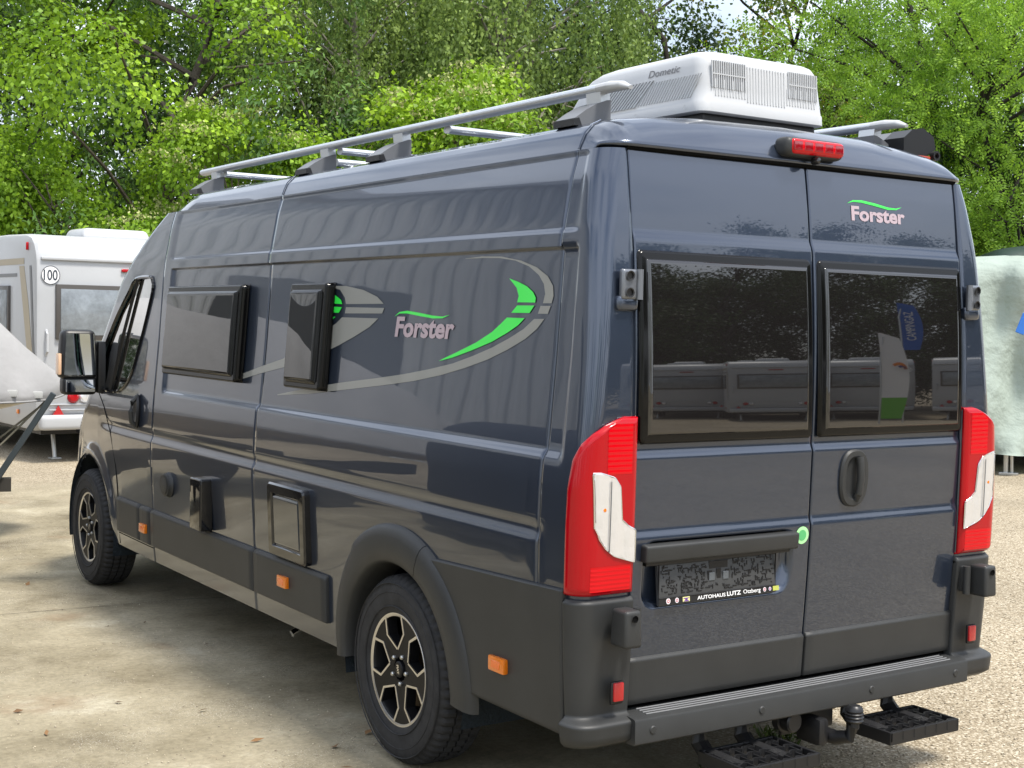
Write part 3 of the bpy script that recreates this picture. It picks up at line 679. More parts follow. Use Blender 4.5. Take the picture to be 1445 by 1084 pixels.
# amber side markers
for y, z in ((2.93, .512), (1.025, .535), (-.745, .555)):
    for sg in (-1, 1):
        x = float(SX(y, z))+.026
        mb = MB(); mb.box((sg*x, y, z), (.022, .098, .052), .006, 2); sm_ = mb.build('side_marker', AMBER, VAN, True)
        mb = MB(); mb.box((sg*(x+.0115), y, z), (.002, .050, .026), .0008, 1); mb.build('marker_cell', mat('amber deep', (.75, .13, .0), .2, coat=1), sm_, True)
# side windows
def side_window(y0, y1, z0, z1, lift, sg=-1):
    e = np.concatenate([np.linspace(0, .06, 20), np.linspace(.06, .5, 16)[1:]])
    ly = y1-y0; lz = z1-z0
    ey = np.unique(np.round(np.concatenate([np.linspace(0, .075, 26), np.linspace(.075, ly-.075, 14), ly-np.linspace(0, .075, 26)]), 5)); ez = np.unique(np.round(np.concatenate([np.linspace(0, .09, 28), np.linspace(.09, lz-.075, 14), lz-np.linspace(0, .075, 26)]), 5))
    Y, Z = np.meshgrid(y0+ey, z0+ez, indexing='ij'); d = rrsd(Y, Z, y0, y1, z0, z1, .018)
    zz = (Z-z0)/lz; base = np.interp(zz, [0, 1], [float(W(z0))-.012, float(W(z1))-.012])
    pr = ([-.03, 0, .002, .008, .030, .034, .042, .050, 1], [-.02, 0, lift*.55, lift*.70, lift*.72, lift*.74, lift*.97, lift, lift])
    off = np.interp(d, *pr)+.004*np.sin(np.pi*np.clip((Y-y0)/ly, 0, 1))*np.sin(np.pi*zz)*(d > .05)
    P = np.stack([sg*(base+off), Y, Z], -1); dc = (d[:-1, :-1]+d[1:, 1:])/2
    fr = grid('side_window', P, ACRYLF, VAN, (dc > -.004) & (dc < .045))
    grid('window_pane', P, ACRYL, fr, dc >= .045); return fr
for a in ((1.630, 2.655, 1.392, 1.868, .062), (.700, 1.065, 1.402, 1.868, .062)): side_window(*a)
# service hatch
def hatch(y0, y1, z0, z1):
    def fn(u, v, off): return S(u, v, off)
    R_ = lambda i: [(y, z) for y, z in rrpts(y0+i, y1-i, z0+i, z1-i, max(.004, .022-i*.4))]
    def rrpts(u0, u1, v0, v1, r, n=5):
        pts = []
        for cu, cv, a0 in ((u1-r, v1-r, 0), (u0+r, v1-r, 90), (u0+r, v0+r, 180), (u1-r, v0+r, 270)):
            for k in range(n+1): a = math.radians(a0+90*k/n); pts.append((cu+r*math.cos(a), cv+r*math.sin(a)))
        return pts
    V, F = ring_loft([(R_(0), 0), (R_(0), .026), (R_(.008), .034), (R_(.045), .034), (R_(.052), .024), (R_(.056), .024)], fn)
    mb = MB(); mb.add(V, F[:-1]); o = mb.build('service_hatch', BLACKGLOSS, VAN, True)
    V, F = ring_loft([(R_(.054), .023), (R_(.062), .030), (R_(.07), .030)], fn); mb = MB(); mb.add(V, F); mb.build('hatch_door', mat('hatch lid', (.030, .036, .042), .12, coat=.8), o, True)
    for y in (y0+.045, y1-.045):
        mb = MB(); mb.lathe([(0, .006), (.012, .006), (.017, 0)], S(y, z1-.055, .030), 'x', 18); mb.v = [(-abs(v[0])-2*0, v[1], v[2]) for v in mb.v]; mb.build('hatch_lock', CLAD, o, True)
hatch(.775, 1.165, .640, .972)
# round heater outlet and the flap beside it
mb = MB(); mb.lathe([(0, -.030), (.050, -.030), (.062, -.024), (.064, -.008), (.070, 0)], S(2.546, .800, .002), 'x', 30); mb.build('heater_outlet', CLAD, VAN, True)
mb = MB(); mb.lathe([(.046, -.034), (.052, -.034)], S(2.546, .800, .002), 'x', 30); mb.build('outlet_ring', BLACK, VAN, True)
eb = MB(); eb.box((-(float(SX(2.0, .76))+.030), 2.0, .765), (.07, .15, .262), .010, 3); eb.build('hook_up_flap', BLACKGLOSS, VAN, True)
mb = MB(); mb.tube([(-.70, 1.06, .34), (-.88, 1.06, .325), (-.955, 1.06, .285)], .017, 12); mb.build('drain_pipe', CHROME, VAN, True)
mb = MB(); mb.box((-.62, 2.55, .285), (.14, .22, .02), .004, 1, (.5, 0, 0)); mb.build('underbody_flap', STEEL, VAN)
mb = MB(); mb.tube([(-.45, -.6, .31), (-.45, 1.6, .29), (-.3, 2.4, .30)], .035, 10); mb.build('exhaust_pipe', STEEL, VAN, True)
mb = MB(); mb.tube([(-.8, 0, .365), (.8, 0, .365)], .045, 10); mb.box((-.55, 0, .42), (.07, 1.3, .03)); mb.box((.55, 0, .42), (.07, 1.3, .03)); mb.build('rear_axle', INNER, VAN)
mb = MB(); mb.tube([(-.8, 4.035, .365), (.8, 4.035, .365)], .05, 10); mb.build('front_axle', INNER, VAN)

# ------------------------------------------------------------------ vinyl stripes and lettering on the left side
def SD(y, z): return S(y, z, .0022)
def SD2(y, z): return S(y, z, .0030)
poly_on('green_stripe', [(-.641, 1.867), (-.697, 1.855), (-.753, 1.839), (-.793, 1.819), (-.811, 1.800), (-.809, 1.784), (-.700, 1.785), (-.707, 1.807), (-.691, 1.834)], SD2, GREEN, VAN)
poly_on('green_stripe', [(-.702, 1.774), (-.806, 1.774), (-.780, 1.749), (-.669, 1.749)], SD2, GREEN, VAN)
strip_on('green_stripe', [(-.753, 1.731), (-.717, 1.707), (-.654, 1.680), (-.558, 1.646), (-.433, 1.613), (-.302, 1.582), (-.206, 1.566)],
         [(-.644, 1.732), (-.606, 1.709), (-.554, 1.680), (-.455, 1.641), (-.326, 1.602), (-.246, 1.579), (-.206, 1.566)], SD2, GREEN, VAN)
strip_on('grey_stripe', [(-.338, 1.943), (-.451, 1.948), (-.580, 1.944), (-.705, 1.927), (-.803, 1.902), (-.870, 1.872), (-.905, 1.839), (-.912, 1.806), (-.904, 1.782)],
         [(-.339, 1.942), (-.452, 1.942), (-.568, 1.939), (-.669, 1.928), (-.756, 1.906), (-.818, 1.876), (-.851, 1.846), (-.863, 1.813), (-.854, 1.782)], SD, GREYV, VAN)
poly_on('grey_stripe', [(-.841, 1.773), (-.900, 1.773), (-.887, 1.747), (-.829, 1.747)], SD, GREYV, VAN)
strip_on('grey_stripe', [(-.869, 1.730), (-.830, 1.696), (-.765, 1.661), (-.662, 1.622), (-.542, 1.584), (-.390, 1.547), (-.230, 1.515), (-.029, 1.483), (.203, 1.456), (.601, 1.413), (.883, 1.383), (1.212, 1.358)],
         [(-.809, 1.729), (-.749, 1.694), (-.668, 1.662), (-.561, 1.626), (-.436, 1.592), (-.306, 1.561), (-.139, 1.533), (.052, 1.506), (.257, 1.482), (.608, 1.444), (.888, 1.408), (1.213, 1.362)], SD, GREYV, VAN)
poly_on('grey_stripe', [(.786, 1.854), (.608, 1.852), (.444, 1.834), (.320, 1.806), (.262, 1.778), (.595, 1.776), (.609, 1.802), (.660, 1.836)], SD, GREYV, VAN)
poly_on('grey_stripe', [(.593, 1.763), (.254, 1.761), (.268, 1.739), (.598, 1.737)], SD, GREYV, VAN)
strip_on('grey_stripe', [(.298, 1.719), (.368, 1.683), (.501, 1.640), (.640, 1.600), (.812, 1.557), (1.167, 1.488), (1.436, 1.447), (1.735, 1.395)],
         [(.623, 1.720), (.674, 1.694), (.728, 1.677), (.783, 1.659), (.829, 1.640), (1.185, 1.526), (1.443, 1.478), (1.717, 1.422)], SD, GREYV, VAN, 9)
poly_on('green_stripe', [(.788, 1.832), (.704, 1.815), (.644, 1.794), (.628, 1.776), (.730, 1.778), (.749, 1.803)], SD2, GREEN, VAN)
poly_on('green_stripe', [(.724, 1.765), (.630, 1.763), (.654, 1.739), (.748, 1.740)], SD2, GREEN, VAN)
poly_on('green_stripe', [(.774, 1.720), (.683, 1.722), (.749, 1.689), (.831, 1.656), (.845, 1.683)], SD2, GREEN, VAN)
SWY = [(.162, 1.728), (.124, 1.743), (.062, 1.746), (-.032, 1.738), (-.137, 1.729), (-.209, 1.728), (-.260, 1.738)]
strip_on('logo_swash', [(y, z+.006*math.sin(math.pi*i/6)) for i, (y, z) in enumerate(SWY)], [(y, z-.006*math.sin(math.pi*i/6)) for i, (y, z) in enumerate(SWY)], SD2, GREEN, VAN, 3)
text_on('logo_text', 'Forster', lambda u, v: SD2(-u, v), -.150, .300, 1.648, 1.728, PINKV, VAN, .10, .035)

# ------------------------------------------------------------------ wheels
def make_wheel():
    """axis along x, outer face towards -x, centre at the origin"""
    w = empty('wheel'); R = WR; hw = .108
    prof = [(.206, -.088), (.214, -.098), (.228, -.105), (.262, -.112), (.305, -.113), (.330, -.108), (.347, -.098), (.358, -.086)]
    tread = []
    xs = [-.086, -.078, -.050, -.046, -.0458, -.038, -.0378, -.004, -.0038, .004, .0042, .038, .0382, .046, .0462, .078, .086]
    rs = [.358, .362, .3655, .3655, .3555, .3555, .366, .366, .356, .356, .366, .366, .3555, .3555, .3655, .362, .358]
    prof = prof+list(zip(rs, xs))[1:-1]+[(.358, .086), (.347, .098), (.33, .108), (.26, .112), (.206, .09)]
    t = MB(); n = 180; t.lathe(prof, (0, 0, 0), 'x', n)
    # sipes: every third step of the shoulder and tread is cut a little deeper
    for i, (r, x) in enumerate(prof):
        if r > .345 and abs(x) < .099:
            for j in range(n):
                if j % 3 == (0 if abs(x) > .04 else 1):
                    k = i*n+j; v = t.v[k]; s = (r-.009)/r; t.v[k] = (v[0], v[1]*s, v[2]*s)
    tyre = t.build('tyre', RUBBER, w, True, 30)
    # raised rings on the sidewall
    s = MB()
    for r in (.245, .300, .334): s.lathe([(r-.003, -.1115), (r, -.1150), (r+.003, -.1115)], (0, 0, 0), 'x', 72)
    s.build('sidewall_ring', RUBBER, w, True)
    b = MB(); b.lathe([(.222, -.094), (.218, -.100), (.212, -.096), (.205, -.080), (.198, -.02), (.185, .05), (.0, .05)], (0, 0, 0), 'x', 64); b.build('rim', RIMD, w, True)
    b = MB(); b.lathe([(.2055, -.0965), (.213, -.1005), (.2185, -.1012), (.222, -.0975)], (0, 0, 0), 'x', 72); b.build('rim_lip', RIMM, w, True)
    face = lambda y, z, h: (h-.072+.030*(1-min(1, math.hypot(y, z)/.20))*0-.012*min(1, math.hypot(y, z)/.2), y, z)
    pol = lambda r, d: (r*math.cos(math.radians(d)), r*math.sin(math.radians(d)))
    me_edge = MB()
    sp0 = None
    for k in range(5):
        base = 90+36+72*k
        poly = [pol(.048, base-36), pol(.080, base-36), pol(.148, base-11.5), pol(.212, base-20), pol(.214, base-10), pol(.215, base), pol(.214, base+10), pol(.212, base+20), pol(.148, base+11.5), pol(.080, base+36), pol(.048, base+36), pol(.046, base)]
        m_ = MB(); m_.prism(poly, -.014, .030, face); m_.build('spoke', RIMD, w)
        for sgn in (-1, 1):
            a = [pol(.081, base+sgn*36), pol(.148, base+sgn*11.5), pol(.210, base+sgn*20)]
            b_ = [pol(.092, base+sgn*35.5), pol(.147, base+sgn*15.8), pol(.208, base+sgn*23.5)]
            b_ = [pol(.074, base+sgn*33), pol(.150, base+sgn*7.8), pol(.211, base+sgn*17)]
            me_edge.prism([a[0], a[1], a[2], b_[2], b_[1], b_[0]], -.0155, -.010, face)
    me_edge.build('spoke_edge', RIMM, w)
    h = MB(); h.lathe([(0, -.098), (.028, -.098), (.032, -.094), (.034, -.070)], (0, 0, 0), 'x', 24); h.build('hub_cap', RIMD, w, True)
    for k in range(5):
        y, z = pol(.056, 90+72*k+36); q = MB(); q.lathe([(0, -.100), (.006, -.100), (.0095, -.096), (.0105, -.078)], (0, y, z), 'x', 6); q.build('wheel_bolt', STEEL, w)
    text_on('hub_text', 'FIAT', lambda u, v: (-.0986, -v, -u), -.018, .018, -.008, .008, RIMM, w, 0, .05)
    d = MB(); d.lathe([(.15, -.02), (.15, .0), (.04, .0)], (0, 0, 0), 'x', 32); d.lathe([(.04, -.02), (.15, -.02)], (0, 0, 0), 'x', 32); d.build('brake_disc', mat('rusty brake disc', (.10, .075, .05), .45, .7), w, True)
    return w
w0 = make_wheel(); w0.parent = VAN; w0.location = (-.895, 0, WR); w0.rotation_euler = (math.radians(-12), 0, 0)
for i, (x, y, rx, rz) in enumerate(((-.895, 4.035, 20, 0), (.895, 0, 33, 180), (.895, 4.035, 50, 180))):
    c = copy_tree(w0, VAN); c.location = (x, y, WR); c.rotation_euler = (math.radians(rx), 0, math.radians(rz))

# ------------------------------------------------------------------ mirrors
for sg in (-1, 1):
    mb = MB(); mb.box((sg*1.125, 3.86, 1.46), (.235, .12, .30), .045, 4, (0, 0, 0), taper=(.86, .9)); hs = mb.build('wing_mirror', BLACK, VAN, True)
    mb = MB(); mb.box((sg*1.115, 3.87, 1.268), (.205, .11, .115), .035, 4); mb.build('wide_angle_mirror_housing', BLACK, hs, True)
    def mp(u, v, off): return (u, 3.797-off, v)
    def trap(x0, x1, z0, z1, tw=.88): return [(x0, z0), (x1, z0), ((x1-(x1-x0)*(1-tw)/2), z1), (x0+(x1-x0)*(1-tw)/2, z1)]
    x0, x1 = (sg*1.125-.095, sg*1.125+.095)
    mb = MB(); mb.prism(trap(x0, x1, 1.335, 1.585), 0, .004, mp); mb.build('mirror_glass', MIRROR, hs)
    mb = MB(); mb.prism([(x0+.012, 1.232), (x1-.006, 1.232), (x1-.006, 1.305), (x0+.012, 1.305)], -.014, -.008, lambda u, v, o: (u, 3.797-o+.005-.02+.0, v)); mb.build('wide_angle_mirror_glass', MIRROR, hs)
    mb = MB(); mb.box((sg*1.242, 3.84, 1.40), (.02, .07, .13), .008, 2); mb.build('mirror_indicator', mat('indicator amber white', (.75, .48, .30), .2, coat=1), hs, True)
    mb = MB(); mb.box((sg*1.01, 3.88, 1.50), (.12, .06, .045), .015, 2); mb.box((sg*1.01, 3.88, 1.28), (.12, .06, .045), .015, 2); mb.box((sg*.985, 3.86, 1.38), (.05, .10, .32), .015, 2); mb.build('mirror_arm', BLACK, hs, True)

# ------------------------------------------------------------------ roof rack, air conditioner, awning
for sg in (-1, 1):
    mb = MB(); mb.tube([(sg*.68, y, 2.522) for y in np.linspace(-.80, 2.93, 12)], .028, 14, .66); rail = mb.build('roof_rail', ALU, VAN, True, 60)
    mb = MB(); mb.tube([(sg*.68, -.80, 2.522), (sg*.68, -.86, 2.523), (sg*.68, -.92, 2.519), (sg*.68, -.963, 2.508)], [.029, .029, .024, .010], 14, .66); mb.build('rail_end_cap', mat('rail cap', (.42, .43, .44), .45), rail, True)
    for y0 in (-.824, .57, 1.29, 2.69):
        zb = 2.398; XZ = lambda u, v, h: (sg*u, h, v)
        mb = MB(); mb.prism([(.655, zb), (.80, zb-.010), (.805, zb+.012), (.765, zb+.040), (.72, zb+.066), (.672, zb+.084), (.655, zb+.086)], y0, y0+.115, XZ); mb.build('rail_foot', mat('rail foot grey', (.13, .135, .145), .38), rail)
        mb = MB(); mb.prism([(.655, zb+.08), (.695, zb+.07), (.700, 2.512), (.660, 2.512)], y0+.004, y0+.085, XZ); mb.build('rail_bracket', ALU, rail)
        mb = MB(); mb.prism([(.778, zb-.012), (.812, zb-.014), (.812, zb+.008), (.790, zb+.014)], y0-.003, y0+.118, XZ); mb.build('foot_toe', BLACK, rail)
for y in (.265, 1.245, 2.665):
    for dz, dy in ((0, 0), ):
        mb = MB(); mb.tube([(x, y, 2.495) for x in np.linspace(-.66, .66, 5)], .030, 12, .55, up=(0, 0, 1)); mb.build('roof_crossbar', ALU, VAN, True, 60)
mb = MB(); mb.tube([(x, 1.36, 2.455) for x in np.linspace(-.62, .62, 5)], .022, 10, .8); mb.build('roof_crossbar', ALU, VAN, True, 60)

AC = empty('air_conditioner', (0, -.53, 2.44)); AC.parent = VAN
def ac_ring(z, hx, y0, y1, r):
    pts = []
    for cx, cy, a0 in ((hx-r, y1-r, 0), (-hx+r, y1-r, 90), (-hx+r, y0+r, 180), (hx-r, y0+r, 270)):
        for k in range(8): a = math.radians(a0+90*k/7); pts.append((cx+r*math.cos(a), cy+r*math.sin(a), z))
    return pts
lv = [(.034, .306, -.364, .495, .04), (.038, .312, -.370, .500, .045), (.072, .312, -.370, .490, .05), (.078, .308, -.367, .485, .05), (.130, .303, -.364, .455, .055), (.200, .295, -.359, .395, .06), (.228, .290, -.354, .350, .065), (.246, .280, -.344, .300, .065), (.257, .262, -.324, .235, .06), (.262, .22, -.28, .16, .05)]
V = []; F = []
for q in lv: V += ac_ring(*q)
n = 32
for i in range(len(lv)-1):
    for j in range(n): F.append((i*n+j, i*n+(j+1) % n, (i+1)*n+(j+1) % n, (i+1)*n+j))
F.append(tuple((len(lv)-1)*n+j for j in range(n))); F.append(tuple(range(n))[::-1])
mb = MB(); mb.add(V, F); mb.build('cover', WHITEP, AC, True, 45)
mb = MB(); mb.box((0, .06, .012), (.56, .80, .05), .01); mb.build('base_seal', BLACK, AC)
# rear grilles
def rear_ac(x, z, o=0.): return (x, -.3670+(z-.08)*.066-o, z)
for x0, x1 in ((-.262, -.105), (.112, .255)):
    mb = MB(); mb.add([rear_ac(x0, .125, .0015), rear_ac(x1, .125, .0015), rear_ac(x1, .218, .0015), rear_ac(x0, .218, .0015)], [(0, 1, 2, 3)]); gr = mb.build('grille_opening', mat('grille dark', (.11, .115, .12), .8), AC)
    k = 15
    mb = MB()
    for i in range(k+1):
        x = x0+(x1-x0)*i/k; mb.add([rear_ac(x-.0026, .123, .001), rear_ac(x+.0026, .123, .001), rear_ac(x+.0026, .220, .001), rear_ac(x-.0026, .220, .001), rear_ac(x-.0018, .123, .0055), rear_ac(x+.0018, .123, .0055), rear_ac(x+.0018, .220, .0055), rear_ac(x-.0018, .220, .0055)],
                                   [(4, 5, 6, 7), (0, 1, 5, 4), (1, 2, 6, 5), (2, 3, 7, 6), (3, 0, 4, 7)])
    mb.box(rear_ac((x0+x1)/2, .172, .003), (x1-x0, .006, .004)); mb.build('grille_fins', WHITEP, AC)
mb = MB()
for i in range(36):
    x = -.245+i*.014; mb.box(rear_ac(x, .125 if abs(x) > .1 else .150, .001), (.005, .003, .06 if abs(x) > .1 else .13), .001, 1, (-.066, 0, 0))
mb.build('cover_ribs', WHITEP, AC)
# left side grille with slanted slots
def side_ac(y, z, o=0.): return (-(.3082-(z-.08)*.108)-o, y, z)
mb = MB(); mb.add([side_ac(.02, .09, .0012), side_ac(.27, .09, .0012), side_ac(.17, .175, .0012), side_ac(-.08, .175, .0012)], [(0, 1, 2, 3)]); gr = mb.build('grille_opening', MATS['grille dark'], AC)
mb = MB()
for i in range(14):
    y = .02+.25*i/13; mb.add([side_ac(y-.006, .088, .001), side_ac(y+.006, .088, .001), side_ac(y-.094, .178, .001), side_ac(y-.106, .178, .001), side_ac(y-.005, .088, .006), side_ac(y+.005, .088, .006), side_ac(y-.095, .178, .006), side_ac(y-.105, .178, .006)], [(4, 5, 6, 7), (0, 1, 5, 4), (1, 2, 6, 5), (2, 3, 7, 6), (3, 0, 4, 7)])
mb.build('grille_fins', WHITEP, AC)
mb = MB()
for i in range(22):
    y = -.30+i*.0155; y2 = y-.05
    mb.add([side_ac(y-.003, .09, .0003), side_ac(y+.003, .09, .0003), side_ac(y2+.003, .170, .0003), side_ac(y2-.003, .170, .0003), side_ac(y-.002, .09, .003), side_ac(y+.002, .09, .003), side_ac(y2+.002, .170, .003), side_ac(y2-.002, .170, .003)], [(4, 5, 6, 7), (0, 1, 5, 4), (1, 2, 6, 5), (2, 3, 7, 6), (3, 0, 4, 7)])
mb.build('cover_ribs', WHITEP, AC)
for y in (-.28, .0, .28):
    mb = MB(); mb.lathe([(0, .003), (.006, .003), (.008, 0)], (-.3125, y, .055), 'x', 10); mb.build('cover_screw', STEEL, AC)
text_on('maker_text', 'Dometic', lambda u, v: (side_ac(-u, v, .002)), .05, .23, .190, .216, mat('grey print', (.20, .20, .21), .5), AC, .2, .01)
# awning cassette along the right roof edge
aw = MB(); ap = [(.745, 2.420), (.78, 2.412), (.88, 2.418), (.925, 2.445), (.912, 2.490), (.85, 2.518), (.79, 2.508), (.745, 2.475)]
aw.prism(ap, -.80, 3.0, lambda u, v, h: (u, h, v)); awo = aw.build('awning', BLACKGLOSS, VAN)
aw = MB(); aw.prism([(.83+(u-.83)*1.05, 2.465+(v-2.465)*1.06) for u, v in ap], -.90, -.80, lambda u, v, h: (u, h, v)); aw.build('awning_end_cap', BLACK, awo)
aw = MB(); aw.box((.84, -.86, 2.402), (.10, .10, .02), .005); aw.build('awning_bracket', mat('bracket red', (.35, .05, .03), .5), awo)
aw = MB(); aw.lathe([(.012, -.02), (.020, -.02), (.020, .0), (.012, .0)], (.915, -.90, 2.415), 'y', 14, closed=True); aw.build('crank_eye', BLACK, awo, True)

# ------------------------------------------------------------------ rear steps and tow bar
def step(xa, xb, y0, y1, z, sg):
    o = empty('rear_step'); o.parent = VAN
    mb = MB(); mb.box(((xa+xb)/2, y1+.006, z-.012), (xb-xa, .012, .046), .003); mb.box(((xa+xb)/2, y0-.004, z-.012), (xb-xa, .012, .046), .003)
    for x in (xa, xb): mb.box((x, (y0+y1)/2, z-.012), (.012, abs(y1-y0), .046), .003)
    mb.build('step_frame', BLKSTEEL, o)
    mb = MB(); nx, ny = 6, 4; sxx = (xb-xa)/nx; syy = (y0-y1)/ny
    for j in range(ny+1):
        pts = []
        for i in range(nx*6+1):
            x = xa+(xb-xa)*i/(nx*6); pts.append((x, min(y0, max(y1, y1+syy*j+.020*abs(math.sin(math.pi*(i/6+.5*(j % 2)))))), z))
        for a, b in zip(pts[:-1], pts[1:]): mb.prism([(a[0], a[1]-.003), (b[0], b[1]-.003), (b[0], b[1]+.003), (a[0], a[1]+.003)], z-.022, z+.010, lambda u, v, h: (u, v, h))
        if j < ny:
            for i in range(nx): mb.box((xa+sxx*(i+.5*(j % 2)), y1+syy*(j+.5), z-.006), (.006, syy, .03))
    mb.build('step_grating', mat('tread coating', (.018, .018, .019), .28), o)
    for x in (xa+.04, xb-.10):
        mb = MB(); mb.tube([(x, -1.10, .40), (x, -1.13, z+.02), (x, -1.17, z-.012), (x, y1+.05, z-.016)], .03, 8, 1.0); mb.build('step_arm', BLKSTEEL, o, True)
    return o
step(.235, .590, -1.165, -1.375, .287, 1)
step(-.485, -.150, -1.175, -1.40, .283, -1)
TB = empty('tow_bar'); TB.parent = VAN
mb = MB(); mb.box((.06, -1.13, .345), (.26, .02, .15), .01); mb.box((0, -1.05, .40), (1.1, .08, .08), .01); mb.box((.02, -1.20, .30), (.05, .12, .10), .02, 2); mb.build('bracket', BLKSTEEL, TB, True)
mb = MB(); mb.tube([(.06, -1.18, .285), (.075, -1.26, .275), (.09, -1.31, .29), (.095, -1.325, .33), (.095, -1.325, .35)], [.026, .026, .024, .02, .018], 10); mb.build('tow_arm', BLKSTEEL, TB, True)
mb = MB(); mb.lathe([(.0, .405), (.02, .404), (.029, .396), (.032, .386), (.029, .380), (.034, .376), (.029, .370), (.034, .364), (.029, .358), (.033, .352), (.028, .345), (.02, .342)], (.095, -1.325, 0), 'z', 20); mb.build('ball_cap', BLACK, TB, True)
mb = MB(); mb.lathe([(0, -.03), (.011, -.03), (.016, -.026), (.016, -.01), (.022, -.008), (.022, 0)], (.03, -1.215, .285), 'y', 6); mb.build('hitch_bolt', STEEL, TB)
mb = MB(); mb.lathe([(0, -.05), (.03, -.05), (.036, -.045), (.036, -.01), (.045, -.008), (.045, .02)], (-.085, -1.17, .34), 'y', 22); mb.build('tow_socket', BLACK, TB, True)
# ------------------------------------------------------------------ places relative to the camera's ground point (u = sideways share, D = distance ahead)
F2 = np.array([math.sin(YAW), math.cos(YAW)]); R2 = np.array([math.cos(YAW), -math.sin(YAW)])
def spot(px, D): q = np.array(CAM_POS[:2])+F2*D+R2*((px-722.5)/1943.67*D); return float(q[0]), float(q[1])

